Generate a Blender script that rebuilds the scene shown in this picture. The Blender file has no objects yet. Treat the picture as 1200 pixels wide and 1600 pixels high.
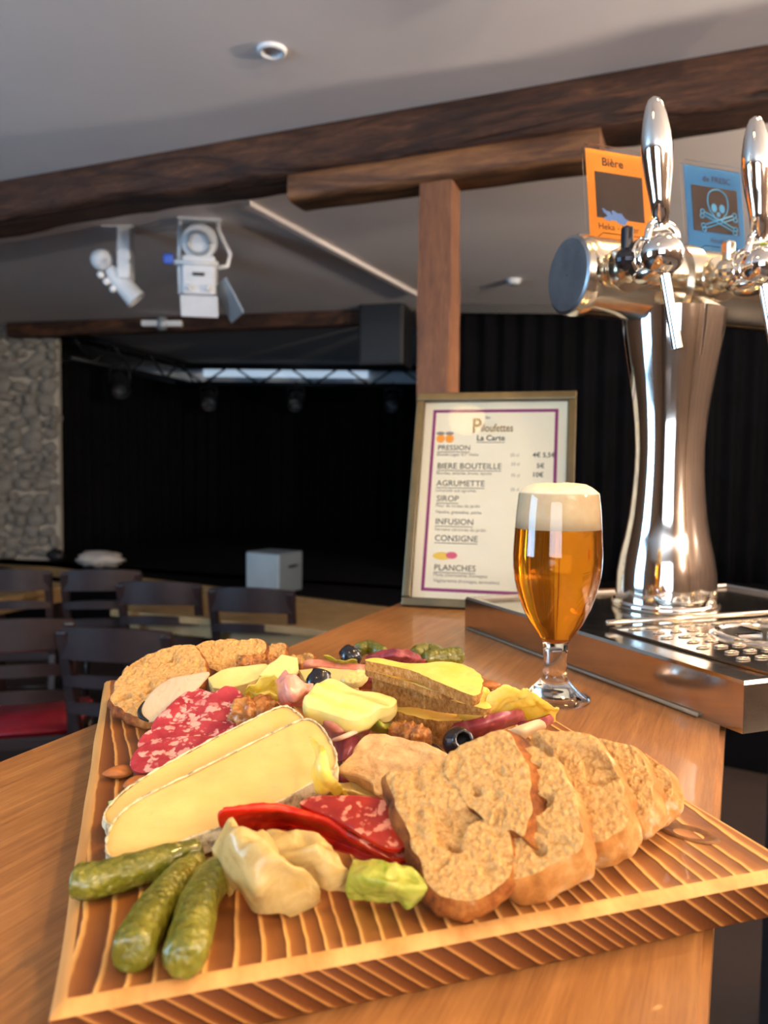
import bpy, bmesh, math, random
from mathutils import Vector, Matrix, noise
random.seed(7)
R = math.radians
SC = bpy.context.scene
COL = SC.collection

# ------------------------------------------------------------------ camera
CAMZ = 1.46; BAR = 1.25; BT = 0.021          # camera height, bar top height, board thickness
PITCH = math.atan(65/1200); ROLL = 0.010; F = 1200.0
FWD = Vector((0, math.cos(PITCH), -math.sin(PITCH)))
U0 = Vector((0, math.sin(PITCH), math.cos(PITCH)))
RIGHT = Vector((1, 0, 0))*math.cos(ROLL) + U0*math.sin(ROLL)
UP = U0*math.cos(ROLL) - Vector((1, 0, 0))*math.sin(ROLL)
CAM = Vector((0, 0, CAMZ))
cd = bpy.data.cameras.new('camera'); cam = bpy.data.objects.new('camera', cd); COL.objects.link(cam)
cam.matrix_world = Matrix(((RIGHT.x, UP.x, -FWD.x, 0), (RIGHT.y, UP.y, -FWD.y, 0), (RIGHT.z, UP.z, -FWD.z, CAMZ), (0, 0, 0, 1)))
cd.sensor_fit = 'VERTICAL'; cd.sensor_height = 36; cd.sensor_width = 27; cd.lens = 36*F/1600
cd.clip_start = 0.02
cd.dof.use_dof = True; cd.dof.focus_distance = 0.52; cd.dof.aperture_fstop = 9.0
SC.camera = cam

# ------------------------------------------------------------------ world, lights, exposure
w = bpy.data.worlds.new('daylight'); SC.world = w; w.use_nodes = True
w.node_tree.nodes['Background'].inputs[0].default_value = (0.55, 0.75, 1.0, 1)
w.node_tree.nodes['Background'].inputs[1].default_value = 1.6
SC.view_settings.view_transform = 'Standard'; SC.view_settings.look = 'None'
SC.view_settings.gamma = 1; SC.view_settings.exposure = 0.0
def area(name, loc, to, size, power, color, sy=None, shape='RECTANGLE', spread=180):
    l = bpy.data.lights.new(name, 'AREA'); l.shape = shape; l.size = size; l.size_y = sy or size
    l.energy = power; l.color = color; l.spread = R(spread)
    o = bpy.data.objects.new(name, l); COL.objects.link(o); o.location = loc
    o.rotation_euler = (Vector(to)-Vector(loc)).to_track_quat('-Z', 'Y').to_euler()
    return o
COOL = (0.36, 0.66, 1.0); WARM = (1.0, 0.61, 0.22)
area('window_daylight', (-4.15, 0.35, 1.75), (0, 0.6, 1.6), 1.7, 120, COOL, 1.5)
area('window_daylight_back', (-1.2, -3.4, 1.8), (0, 1.5, 2.0), 2.4, 85, (0.80, 0.88, 1.0), 1.5)
area('bar_lamp_light', (0.62, 0.72, 2.60), (0.12, 0.55, 1.25), 0.16, 9.5, WARM, shape='DISK')
area('bar_lamp_light', (-0.42, 0.0, 2.62), (0.0, 0.55, 1.25), 0.14, 3.5, WARM, shape='DISK')
area('bar_lamp_light', (1.0, 1.35, 2.60), (0.4, 1.0, 1.3), 0.16, 15, WARM, shape='DISK')

def glow(name, loc, power, color, r=.06):
    l = bpy.data.lights.new(name, 'POINT'); l.energy = power; l.color = color; l.shadow_soft_size = r
    o = bpy.data.objects.new(name, l); COL.objects.link(o); o.location = loc; return o
FILL_LAMPS = [(3.45, -.6, 2.25), (3.45, 1.9, 2.25), (1.9, -3.45, 2.25)]  # unseen fill lamps, added to brighten the ceiling
for p_, e_, c_ in zip(FILL_LAMPS, (900, 760, 900), ((1, .83, .66), (1, .84, .70), (1, .83, .66))): glow('fill_lamp_light', p_, e_, c_)
# ------------------------------------------------------------------ projection helpers (real heights and planes)
def ray(x, y): return FWD + RIGHT*((x-600)/F) + UP*((800-y)/F)
def atz(x, y, z):
    d = ray(x, y); return CAM + d*((z-CAMZ)/d.z)
def aty(x, y, Y):
    d = ray(x, y); return CAM + d*(Y/d.y)
def onpl(x, y, P, N):
    d = ray(x, y); return CAM + d*((P-CAM).dot(N)/d.dot(N))
def B(x, y, h=0.0): return atz(x, y, BAR+BT+h)
def V(*a): return Vector(a)

# ------------------------------------------------------------------ materials
def S(h, k=1.0):
    h = h.lstrip('#'); c = [int(h[i:i+2], 16)/255 for i in (0, 2, 4)]
    return tuple(((v/12.92) if v <= .04045 else ((v+.055)/1.055)**2.4)*k for v in c)+(1,)
class NT:
    def __init__(s, name):
        s.m = bpy.data.materials.new(name); s.m.use_nodes = True; s.t = s.m.node_tree
        s.b = s.t.nodes['Principled BSDF']; s.co = None
    def n(s, typ, **kw):
        nd = s.t.nodes.new(typ)
        for k, v in kw.items():
            if k.startswith('i_'): nd.inputs[k[2:].replace('_', ' ')].default_value = v
            else: setattr(nd, k, v)
        return nd
    def l(s, a, b): s.t.links.new(a, b)
    def coord(s, scale=(1, 1, 1), rot=(0, 0, 0), which='Object'):
        tc = s.n('ShaderNodeTexCoord'); mp = s.n('ShaderNodeMapping')
        mp.inputs['Scale'].default_value = scale; mp.inputs['Rotation'].default_value = rot
        s.l(tc.outputs[which], mp.inputs[0]); return mp.outputs[0]
    def noise(s, scale, detail=4, rough=.55, dist=0, co=None):
        nd = s.n('ShaderNodeTexNoise', i_Scale=scale, i_Detail=detail, i_Roughness=rough, i_Distortion=dist)
        s.l(co if co is not None else s.coord(), nd.inputs['Vector']); return nd.outputs['Fac']
    def ramp(s, fac, stops, interp='LINEAR'):
        r = s.n('ShaderNodeValToRGB'); e = r.color_ramp.elements; r.color_ramp.interpolation = interp
        while len(e) < len(stops): e.new(0.5)
        for el, (p, c) in zip(e, stops):
            el.position = p; el.color = c if len(c) == 4 else tuple(c)+(1,)
        s.l(fac, r.inputs[0]); return r.outputs[0]
    def mix(s, fac, a, b, mode='MIX'):
        m = s.n('ShaderNodeMix', data_type='RGBA', blend_type=mode)
        for i, v in ((0, fac), (6, a), (7, b)):
            if hasattr(v, 'is_output'): s.l(v, m.inputs[i])
            else: m.inputs[i].default_value = v
        return m.outputs[2]
    def math(s, op, a, b=0.0):
        m = s.n('ShaderNodeMath', operation=op)
        for i, v in ((0, a), (1, b)):
            if hasattr(v, 'is_output'): s.l(v, m.inputs[i])
            else: m.inputs[i].default_value = v
        return m.outputs[0]
    def bump(s, h, strength=.4, dist=.001):
        b = s.n('ShaderNodeBump', i_Strength=strength, i_Distance=dist)
        s.l(h, b.inputs['Height']); s.l(b.outputs[0], s.b.inputs['Normal'])
    def set(s, color=None, rough=None, metal=0, spec=.5, sss=0, sssr=(.01, .006, .003), trans=0, ior=1.45, coat=0, alpha=1, emit=None):
        b = s.b.inputs
        if color is not None:
            if hasattr(color, 'is_output'): s.l(color, b['Base Color'])
            else: b['Base Color'].default_value = color
        if rough is not None:
            if hasattr(rough, 'is_output'): s.l(rough, b['Roughness'])
            else: b['Roughness'].default_value = rough
        b['Metallic'].default_value = metal; b['Specular IOR Level'].default_value = spec
        b['Subsurface Weight'].default_value = sss; b['Subsurface Radius'].default_value = sssr; b['Subsurface Scale'].default_value = 1.0
        b['Transmission Weight'].default_value = trans; b['IOR'].default_value = ior; b['Coat Weight'].default_value = coat
        b['Alpha'].default_value = alpha
        if emit: b['Emission Color'].default_value = emit[0]; b['Emission Strength'].default_value = emit[1]
        return s.m
def plain(name, col, rough=.5, metal=0, var=None, vscale=8, bump=None, **kw):
    t = NT(name); c = col
    if var is not None:
        c = t.ramp(t.noise(vscale, 5), [(.32, col), (.68, var)])
    if bump: t.bump(t.noise(bump[0], 4), bump[1], bump[2])
    return t.set(c, rough, metal, **kw)
MT = {}
MT['ceiling'] = plain('ceiling_paint', S('#e9e2de'), .85, var=S('#e2dad7'), vscale=1.5, bump=(18, .15, .004))
MT['plaster'] = plain('wall_plaster', S('#5e4c3e'), .9, var=S('#4e3f34'), vscale=2, bump=(20, .3, .005))
MT['darkwall'] = plain('dark_wall_paint', S('#1c1a1c'), .9, var=S('#141214'), vscale=2)
MT['floor'] = plain('floor_tile_brown', S('#3a302c'), .55, var=S('#2c2422'), vscale=3, bump=(9, .3, .004))
MT['black_cloth'] = plain('black_stage_cloth', (.004, .004, .0055, 1), .95, var=(.0025, .0025, .003, 1), vscale=5, spec=.1)
MT['black_plastic'] = plain('black_plastic', (.012, .012, .013, 1), .5)
MT['black_metal'] = plain('black_metal', (.02, .02, .022, 1), .45, .3)
MT['truss_metal'] = plain('truss_metal', (.02, .022, .025, 1), .45, .5)
MT['white_metal'] = plain('white_enamel', S('#e2e5e8'), .4, var=S('#d4d9de'), vscale=10)
MT['grey_metal'] = plain('grey_cast_metal', S('#9aa3aa'), .4, .5)
MT['blue_tape'] = plain('blue_plastic', S('#3c5fc0'), .5)
MT['white_wall'] = plain('white_upper_wall', S('#c9d6e2'), .8)
MT['chrome'] = plain('polished_chrome', (.86, .83, .78, 1), .07, 1.0)
MT['nickel'] = plain('worn_nickel', (.80, .74, .62, 1), .17, 1.0, var=(.68, .62, .52, 1), vscale=30)
MT['cap_steel'] = plain('brushed_cap_steel', (.42, .44, .46, 1), .32, 1.0, var=(.3, .31, .33, 1), vscale=25)
MT['dark_chrome'] = plain('dark_lever', (.03, .03, .035, 1), .25, .6)
MT['mortar'] = plain('stone_mortar', S('#b3ada0'), .95, var=S('#a09a8e'), vscale=6, bump=(30, .8, .02))
t = NT('field_stone'); c = t.ramp(t.noise(5, 6, .65), [(.3, S('#9a9892')), (.5, S('#b4b1aa')), (.7, S('#a29780'))])
t.bump(t.noise(22, 6, .7), .9, .02); MT['stone'] = t.set(c, .95)
MT['grey_paper'] = plain('white_cloth', S('#b9b4ae'), .9)
MT['amp'] = plain('pale_grey_cabinet', S('#a8bac4'), .5, var=S('#9cafb9'), vscale=6)
MT['amp_side'] = plain('grey_cabinet_side', S('#64707a'), .55)
MT['chair_wood'] = plain('dark_stained_wood', S('#1f1414'), .36, var=S('#2c1c1a'), vscale=14, coat=.2)
MT['red_seat'] = plain('red_leatherette', S('#86141f'), .42, var=S('#6e0f19'), vscale=12)
MT['tan_wood'] = plain('pale_table_wood', S('#a5885c'), .5, var=S('#8f7249'), vscale=9)

def wood(name, stops, stretch, s1, s2, rot=(0, 0, 0), rough=.5, bump=.25, bd=.0008, coat=0, mott=None, mscale=5, crack=None):
    # grain: noise drawn out along one local axis (after turning the object's coordinates)
    t = NT(name); r = t.coord((1, 1, 1), rot)
    def st_(k):
        mp = t.n('ShaderNodeMapping'); mp.inputs['Scale'].default_value = stretch; t.l(r, mp.inputs[0]); return mp.outputs[0]
    co = st_(1); broad = t.noise(s1, 5, .6, 1.2, co=co); fine = t.noise(s2, 4, .6, .3, co=co)
    fac = t.math('ADD', t.math('MULTIPLY', broad, .62), t.math('MULTIPLY', fine, .38))
    c = t.ramp(fac, stops)
    if mott:
        c = t.mix(t.ramp(t.noise(mscale, 4, co=r), [(.36, (0, 0, 0, 1)), (.66, (1, 1, 1, 1))]), c, t.mix(1.0, c, mott, 'MULTIPLY'))
    h = fac
    if crack:
        ck = t.ramp(t.noise(crack, 3, .5, .8, co=co), [(.44, (1, 1, 1)), (.495, (0, 0, 0)), (.505, (0, 0, 0)), (.54, (1, 1, 1))])
        c = t.mix(ck, t.mix(1.0, c, (.45, .42, .4, 1), 'MULTIPLY'), c); h = t.math('ADD', fac, t.math('MULTIPLY', ck, .5))
    t.bump(h, bump, bd)
    return t.set(c, rough, coat=coat)
BANG = -math.atan2(-1.14, 2.85)
MT['beam'] = wood('old_dark_oak_beam', [(.30, S('#24140c')), (.5, S('#4a2d1b')), (.72, S('#70482c'))], (.16, 1, 1), 26, 160, (0, 0, BANG), .7, .9, .012, mott=(.62, .55, .5, 1), mscale=2.2, crack=4)
MT['lintel'] = wood('brown_oak_bracket', [(.28, S('#4c301e')), (.5, S('#704a2c')), (.72, S('#8c623a'))], (.12, 1, 1), 40, 200, (0, 0, BANG), .65, .6, .004, crack=5)
MT['post'] = wood('brown_oak_post', [(.28, S('#4c3020')), (.5, S('#6d472e')), (.72, S('#875d3a'))], (1, 1, .12), 40, 200, (0, 0, 0), .65, .6, .004, mott=(.75, .7, .68, 1), mscale=4)
MT['counter'] = wood('oiled_oak_counter', [(.26, S('#7a4f28')), (.5, S('#a2703e')), (.74, S('#bf8c54'))], (1, .05, 1), 120, 700, (0, 0, 0), .36, .35, .0006, coat=.25, mott=(.78, .72, .66, 1), mscale=7)

# ------------------------------------------------------------------ mesh helpers
def mesh_obj(name, vs, fs, mat, smooth=True, smooth_angle=None):
    me = bpy.data.meshes.new(name); me.from_pydata([tuple(v) for v in vs], [], fs)
    bm = bmesh.new(); bm.from_mesh(me); bmesh.ops.recalc_face_normals(bm, faces=bm.faces); bm.to_mesh(me); bm.free()
    if smooth:
        me.polygons.foreach_set('use_smooth', [True]*len(me.polygons))
        if smooth_angle:
            try: me.set_sharp_from_angle(angle=R(smooth_angle))
            except Exception: pass
    me.materials.append(MT[mat] if isinstance(mat, str) else mat)
    return bpy.data.objects.new(name, me)
class Part:                                     # one mesh with optional sub-parts
    def __init__(s, name, vs, fs, mat, smooth=True, ang=None, subs=(), label=None, kind=None):
        s.name, s.vs, s.fs, s.mat, s.smooth, s.ang, s.subs, s.label, s.kind = name, [Vector(v) for v in vs], fs, mat, smooth, ang, list(subs), label, kind
def tag(o, label, cat, group=None, kind=None):
    if label: o['label'] = label
    if cat: o['category'] = cat
    if group: o['group'] = group
    if kind: o['kind'] = kind
    return o
def thing(name, label, cat, parts, group=None, kind=None, single=False, base=None):
    allv = []
    def walk(p):
        allv.extend(p.vs)
        for q in p.subs: walk(q)
    for p in parts: walk(p)
    if base is None:
        lo = [min(v[i] for v in allv) for i in range(3)]; hi = [max(v[i] for v in allv) for i in range(3)]
        base = Vector(((lo[0]+hi[0])/2, (lo[1]+hi[1])/2, lo[2]))
    def build(p, parent):
        o = mesh_obj(p.name, [v-base for v in p.vs], p.fs, p.mat, p.smooth, p.ang); COL.objects.link(o)
        if parent: o.parent = parent
        if p.label: o['label'] = p.label
        if p.kind: o['kind'] = p.kind
        for q in p.subs: build(q, o)
        return o
    if single:
        p = parts[0]; p.name = name; o = build(p, None); o.location = base
        for q in parts[1:]: build(q, o)
    else:
        o = bpy.data.objects.new(name, None); o.empty_display_size = .02; COL.objects.link(o); o.location = base
        for p in parts: build(p, o)
    return tag(o, label, cat, group, kind)
def solo(name, label, cat, vf, mat, group=None, kind=None, smooth=True, ang=None, subs=()):
    return thing(name, label, cat, [Part(name, vf[0], vf[1], mat, smooth, ang)]+list(subs), group, kind, single=True)
def xf(vf, M): return [M @ Vector(v) for v in vf[0]], vf[1]
def join(*vfs):
    vs, fs = [], []
    for a, b in vfs:
        k = len(vs); vs += list(a); fs += [tuple(i+k for i in f) for f in b]
    return vs, fs
def frame(o, x, z=(0, 0, 1)):
    x = Vector(x).normalized(); z = Vector(z); y = z.cross(x).normalized(); z = x.cross(y)
    return Matrix(((x.x, y.x, z.x, o[0]), (x.y, y.y, z.y, o[1]), (x.z, y.z, z.z, o[2]), (0, 0, 0, 1)))
def box(sx, sy, sz, c=(0, 0, 0), bev=0.0, seg=2):
    bm = bmesh.new(); bmesh.ops.create_cube(bm, size=1.0)
    for v in bm.verts: v.co = Vector((v.co.x*sx+c[0], v.co.y*sy+c[1], v.co.z*sz+c[2]))
    if bev: bmesh.ops.bevel(bm, geom=list(bm.edges), offset=bev, segments=seg, affect='EDGES', profile=.5)
    r = bm2(bm); return r
def bm2(bm):
    bm.verts.index_update(); vs = [v.co.copy() for v in bm.verts]; fs = [tuple(v.index for v in f.verts) for f in bm.faces]; bm.free(); return vs, fs
def beam_between(a, b, wid, hei, bev=0.0, up=(0, 0, 1)):
    a, b = Vector(a), Vector(b); L = (b-a).length
    return xf(box(L, wid, hei, (L/2, 0, 0), bev), frame(a, b-a, up))
def prism(poly, z0, z1, bev=0.0):
    bm = bmesh.new(); vs = [bm.verts.new((p[0], p[1], z0)) for p in poly]; f = bm.faces.new(vs)
    r = bmesh.ops.extrude_face_region(bm, geom=[f])
    for v in r['geom']:
        if isinstance(v, bmesh.types.BMVert): v.co.z = z1
    if bev: bmesh.ops.bevel(bm, geom=list(bm.edges), offset=bev, segments=2, affect='EDGES')
    bmesh.ops.recalc_face_normals(bm, faces=bm.faces); return bm2(bm)
def lathe(prof, n=40, c=(0, 0, 0), cap=True):
    vs, fs = [], []; m = len(prof)
    for r, z in prof:
        for k in range(n):
            a = 2*math.pi*k/n; vs.append(Vector((c[0]+r*math.cos(a), c[1]+r*math.sin(a), c[2]+z)))
    for i in range(m-1):
        for k in range(n): fs.append((i*n+k, i*n+(k+1) % n, (i+1)*n+(k+1) % n, (i+1)*n+k))
    if cap:
        fs.append(tuple(range(n-1, -1, -1))); fs.append(tuple((m-1)*n+k for k in range(n)))
    return vs, fs
def cr(pts, t, closed=False):                    # Catmull-Rom
    n = len(pts)
    if closed: i = int(math.floor(t)); u = t-i; g = lambda k: pts[k % n]
    else:
        t = max(0, min(n-1, t)); i = min(int(t), n-2); u = t-i; g = lambda k: pts[max(0, min(n-1, k))]
    a, b, c, d = g(i-1), g(i), g(i+1), g(i+2)
    return b + (c-a)*(.5*u) + (a*2-b*5+c*4-d)*(.5*u*u) + (b*3-a-c*3+d)*(.5*u*u*u)
def tube(path, rad, n=14, res=None, cap=True, closed=False):
    path = [Vector(p) for p in path]
    if isinstance(rad, (int, float)): rad = [rad]*len(path)
    if res:
        N = res; P = [cr(path, i*(len(path)-1)/(N-1)) for i in range(N)]
        Rr = [cr([Vector((r, 0, 0)) for r in rad], i*(len(path)-1)/(N-1)).x for i in range(N)]
        path, rad = P, Rr
    vs, fs = [], []; m = len(path); ref = None
    for i, p in enumerate(path):
        d = (path[min(i+1, m-1)]-path[max(i-1, 0)]).normalized()
        if ref is None: ref = d.orthogonal().normalized()
        ref = (ref-d*ref.dot(d)).normalized(); s = d.cross(ref)
        for k in range(n):
            a = 2*math.pi*k/n; vs.append(p+(ref*math.cos(a)+s*math.sin(a))*rad[i])
    for i in range(m-1):
        for k in range(n): fs.append((i*n+k, i*n+(k+1) % n, (i+1)*n+(k+1) % n, (i+1)*n+k))
    if cap: fs.append(tuple(range(n-1, -1, -1))); fs.append(tuple((m-1)*n+k for k in range(n)))
    return vs, fs
def sphere(r, c=(0, 0, 0), n=24, m=14, sc=(1, 1, 1)):
    prof = [(max(1e-5, r*math.sin(math.pi*i/m)), -r*math.cos(math.pi*i/m)) for i in range(m+1)]
    v, f = lathe(prof, n, (0, 0, 0), False)
    return [Vector((p.x*sc[0]+c[0], p.y*sc[1]+c[1], p.z*sc[2]+c[2])) for p in v], f
def text_vf(s, size, shear=0.0, bold=0.0, align='LEFT', spacing=1.0, sx=1.0):
    cu = bpy.data.curves.new('txt', 'FONT'); cu.body = s; cu.size = size; cu.shear = shear; cu.offset = bold
    cu.align_x = align; cu.space_character = spacing; cu.extrude = 0.00008; cu.resolution_u = 3
    o = bpy.data.objects.new('txt', cu); COL.objects.link(o)
    bpy.context.view_layer.update()
    me = bpy.data.meshes.new_from_object(o.evaluated_get(bpy.context.evaluated_depsgraph_get()))
    vs = [Vector((v.co.x*sx, v.co.y, v.co.z)) for v in me.vertices]; fs = [tuple(p.vertices) for p in me.polygons]
    bpy.data.objects.remove(o); bpy.data.curves.remove(cu); bpy.data.meshes.remove(me)
    return vs, fs

# ================================================================== THE ROOM
CEIL = 2.75; XL, XR, YB, YF = -4.25, 3.6, -3.6, 9.9
def st(name, vf, mat, label=None): return thing(name, label, None, [Part(name, vf[0], vf[1], mat, False)], kind='structure', single=True)
st('floor', box(XR-XL+.4, YF-YB+.4, .1, ((XL+XR)/2, (YB+YF)/2, -.05)), 'floor')
st('ceiling', box(XR-XL+.4, YF-YB+.4, .1, ((XL+XR)/2, (YB+YF)/2, CEIL+.05)), 'ceiling')
st('wall_right', box(.15, YF-YB, CEIL, (XR+.075, (YB+YF)/2, CEIL/2)), 'plaster')
st('wall_front', box(XR-XL, .15, CEIL, ((XL+XR)/2, YF+.075, CEIL/2)), 'white_wall')
# left wall with a window opening (y -0.5..1.2, z 1.0..2.5)
wl = join(box(.15, -.5-YB, CEIL, (XL-.075, (YB-.5)/2, CEIL/2)), box(.15, YF-1.2, CEIL, (XL-.075, (YF+1.2)/2, CEIL/2)),
          box(.15, 1.7, 1.0, (XL-.075, .35, .5)), box(.15, 1.7, CEIL-2.5, (XL-.075, .35, (CEIL+2.5)/2)))
st('wall_left', wl, 'plaster')
wb = join(box(-2.4-XL, .15, CEIL, ((XL-2.4)/2, YB-.075, CEIL/2)), box(XR-0, .15, CEIL, (XR/2, YB-.075, CEIL/2)),
          box(2.4, .15, 1.05, (-1.2, YB-.075, .525)), box(2.4, .15, CEIL-2.5, (-1.2, YB-.075, (CEIL+2.5)/2)))
st('wall_back', wb, 'plaster')
def window(name, c, wdt, h, axis):
    p = []
    def bar(a, b, t=.06):
        f = join(*[box(t if axis == 'Y' else abs(b[0]-a[0])+t, abs(b[0]-a[0])+t if axis == 'Y' else t, abs(b[1]-a[1])+t,
                 (c[0], c[1]+(a[0]+b[0])/2, c[2]+(a[1]+b[1])/2) if axis == 'Y' else (c[0]+(a[0]+b[0])/2, c[1], c[2]+(a[1]+b[1])/2), .005)])
        p.append(Part('window_frame', f[0], f[1], 'white_metal', False))
    x, z = wdt/2-.03, h/2-.03
    bar((-x, -z), (x, -z)); bar((-x, z), (x, z)); bar((-x, -z), (-x, z)); bar((x, -z), (x, z)); bar((0, -z), (0, z), .05)
    thing(name, None, None, p, kind='structure')
window('window_1', (XL-.1, .35, 1.75), 1.7, 1.5, 'Y')
window('window_2', (-1.2, YB-.1, 1.775), 2.4, 1.45, 'X')

# stone wall end, with single stones
SW0, SW1, SWY = XL, -3.02, 7.15
wallstone = st('wall_stone', box(SW1-SW0, .06, CEIL, ((SW0+SW1)/2, SWY+.03, CEIL/2)), 'mortar', 'rough pale grey rubble stone wall beside the black curtain')
def stone_mesh(seed):
    vs, fs = sphere(1, n=12, m=8); o = []
    for v in vs:
        q = Vector((math.copysign(abs(v.x)**.6, v.x), v.y, math.copysign(abs(v.z)**.6, v.z)))
        k = 1+.28*noise.noise(v*1.3+Vector((seed*9.1, 0, 3))); o.append(q*k)
    return mesh_obj('stone', o, fs, 'stone').data
SM = [stone_mesh(i) for i in range(6)]
z = .62; rr = random.Random(3)
while z < CEIL-.03:
    hh = rr.uniform(.07, .13); x = SW0+.25-rr.uniform(0, .1)
    while x < SW1-.04:
        ww = rr.uniform(.08, .2); ww = min(ww, SW1-x)
        o = bpy.data.objects.new('stone', rr.choice(SM)); COL.objects.link(o); o.parent = wallstone
        wl_ = Vector((x+ww/2, SWY-.0, min(z+hh/2, CEIL-hh/2)))-wallstone.location
        o.location = wl_; q_ = rr.uniform(.75, 1.45); o.location.z += rr.uniform(-.02, .02); o.scale = (ww*.46, rr.uniform(.05, .10), hh*.46*q_); o.rotation_euler = (0, rr.uniform(-.6, .6), 0)
        x += ww
    z += hh

# stage platform
SZ = .60
sa, sb = atz(0, 876, SZ), atz(620, 950, SZ)
sdir = (sb-sa).normalized(); sa2 = sa-sdir*((sa.x-XL-.05)/sdir.x); sb2 = sb+sdir*3.2
poly = [(sa2.x, sa2.y), (sb2.x, sb2.y), (XR-.02, sb2.y+1.2), (XR-.02, YF-.02), (XL+.02, YF-.02), (XL+.02, SWY+.09), (SW1+.01, SWY+.09), (SW1+.01, SWY-.09), (sa2.x, SWY-.09)]
pl = prism(poly, .0, SZ-.05)
edge = beam_between(Vector((sa2.x, sa2.y, SZ-.04)), Vector((sb2.x, sb2.y, SZ-.04)), .06, .08, .006)
deck = prism([(p[0], p[1]) for p in poly], SZ-.05, SZ)
thing('stage_platform', 'low black stage platform with a pale wooden front edge', 'stage',
      [Part('stage_body', pl[0], pl[1], 'black_cloth', False), Part('deck', deck[0], deck[1], 'black_cloth', False), Part('front_edge', edge[0], edge[1], 'tan_wood', False)])

# black curtains
def curtain(name, label, pts, z0, z1, pleat=.16, amp=.045, group='black stage curtains'):
    pts = [Vector((p[0], p[1], 0)) for p in pts]; L = sum((pts[i+1]-pts[i]).length for i in range(len(pts)-1))
    n = int(L/pleat*8); vs, fs = [], []
    for j in range(7):
        zz = z0+(z1-z0)*j/6
        for i in range(n+1):
            s = L*i/n; k = 0; q = s
            while k < len(pts)-2 and q > (pts[k+1]-pts[k]).length: q -= (pts[k+1]-pts[k]).length; k += 1
            d = (pts[k+1]-pts[k]).normalized(); nn = Vector((d.y, -d.x, 0))
            a = amp*(1-.3*j/6)*(math.sin(2*math.pi*s/pleat+1.5*noise.noise(Vector((s*1.3, zz*.3, 2))))+.6*noise.noise(Vector((s*2, zz*.5, 7))))
            p = pts[k]+d*q+nn*a; vs.append(Vector((p.x, p.y, zz)))
    for j in range(6):
        for i in range(n): fs.append((j*(n+1)+i, j*(n+1)+i+1, (j+1)*(n+1)+i+1, (j+1)*(n+1)+i))
    o = solo(name, label, 'curtain', (vs, fs), 'black_cloth', group)
    m = o.modifiers.new('thick', 'SOLIDIFY'); m.thickness = .006
    return o
TZ = 2.50
ca = aty(82, 540, 7.25); cb = aty(287, 590, 9.55)
curtain('stage_curtain', 'black side curtain next to the stone wall', [(ca.x, ca.y), (cb.x, cb.y)], SZ, TZ-.02)
curtain('stage_curtain', 'black backdrop curtain behind the grey speaker box on stage', [(cb.x-.05, 9.6), (.9, 9.5)], SZ, TZ-.02)
curtain('stage_curtain', 'black curtain to the right of the wooden post, behind the beer tower', [(.42, 6.1), (XR-.05, 5.95)], SZ, CEIL-.06)
st('trim_1', box(XR-.4, .05, .07, ((XR+.4)/2, 6.02, CEIL-.035)), 'black_metal')
# pale strip high on the far wall; its daylight is an added glow
MT['strip_glow'] = plain('glowing_wall_strip', (.6, .75, .9, 1), .3, emit=((.62, .80, 1.0, 1), .55))
va, vb_ = aty(318, 560, YF-.02), aty(575, 560, YF-.02)
pane = box(vb_.x-va.x, .02, .10, ((va.x+vb_.x)/2, YF-.012, CEIL-.07)); fr3 = join(box(vb_.x-va.x+.08, .03, .02, ((va.x+vb_.x)/2, YF-.015, CEIL-.13)), box(vb_.x-va.x+.08, .03, .02, ((va.x+vb_.x)/2, YF-.015, CEIL-.012)))
thing('wall_glow_strip', 'narrow pale strip with added glow high behind the backdrop truss', None, [Part('pane', *pane, 'strip_glow', False), Part('window_frame', *fr3, 'white_metal', False)], kind='structure')
# lighting trusses
def truss(name, label, a, b):
    a, b = Vector(a), Vector(b); L = (b-a).length; M = frame(a, b-a); s = .11; parts = []
    for y, zz in ((-s, -s), (s, -s), (-s, s), (s, s)):
        v = xf(tube([(0, y, zz), (L, y, zz)], .024, 8), M); parts.append(Part('chord', *v, 'truss_metal'))
    n = int(L/.3)
    for i in range(n):
        x0, x1 = L*i/n, L*(i+1)/n; sg = 1 if i % 2 else -1
        v = xf(tube([(x0, -s, -s*sg), (x1, -s, s*sg)], .012, 6), M); parts.append(Part('brace', *v, 'truss_metal'))
    return thing(name, label, 'truss', parts, 'lighting trusses')
truss('lighting_truss', 'dark lighting truss above the side curtain by the stone wall', (ca.x+.1, 7.2, TZ+.08), (cb.x+.1, 9.3, TZ+.08))
truss('lighting_truss', 'dark lighting truss in front of the pale strip above the backdrop', (cb.x, 9.3, TZ+.08), (.8, 9.3, TZ+.08))
def parcan(pos, aim, label, r=.085):
    M = frame(pos, aim)
    b = xf(xf(lathe([(.03, 0), (r*.8, .02), (r, .08), (r, .24), (r*1.05, .25), (r*.9, .245), (r*.85, .2)], 20), Matrix.Rotation(R(90), 4, 'Y')), M)
    ln = xf(xf(lathe([(.001, .2), (r*.86, .2)], 20, cap=False), Matrix.Rotation(R(90), 4, 'Y')), M)
    p = Vector(pos)+Vector(aim).normalized()*.12
    yk = join(tube([p+Vector((-r*1.15, 0, 0)), p+Vector((-r*1.1, 0, .14)), p+Vector((r*1.1, 0, .14)), p+Vector((r*1.15, 0, 0))], .01, 6), tube([p+Vector((0, 0, .14)), Vector((p.x, p.y+.1, TZ+.0))], .012, 6))
    thing('stage_lamp', label, 'stage lamp', [Part('can', *b, 'black_metal', True, 40), Part('lens', *ln, 'grey_metal'), Part('yoke', *yk, 'black_metal')], 'stage lamps on the trusses')
parcan((-2.62, 7.6, 2.36), (.3, -.6, -.6), 'black stage lamp hanging from the truss near the stone wall')
parcan((-2.1, 9.2, 2.34), (.2, -.8, -.5), 'black stage lamp at the corner where the trusses meet')
parcan((-1.05, 9.2, 2.34), (0, -.8, -.5), 'black stage lamp at the middle of the back truss')
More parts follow.
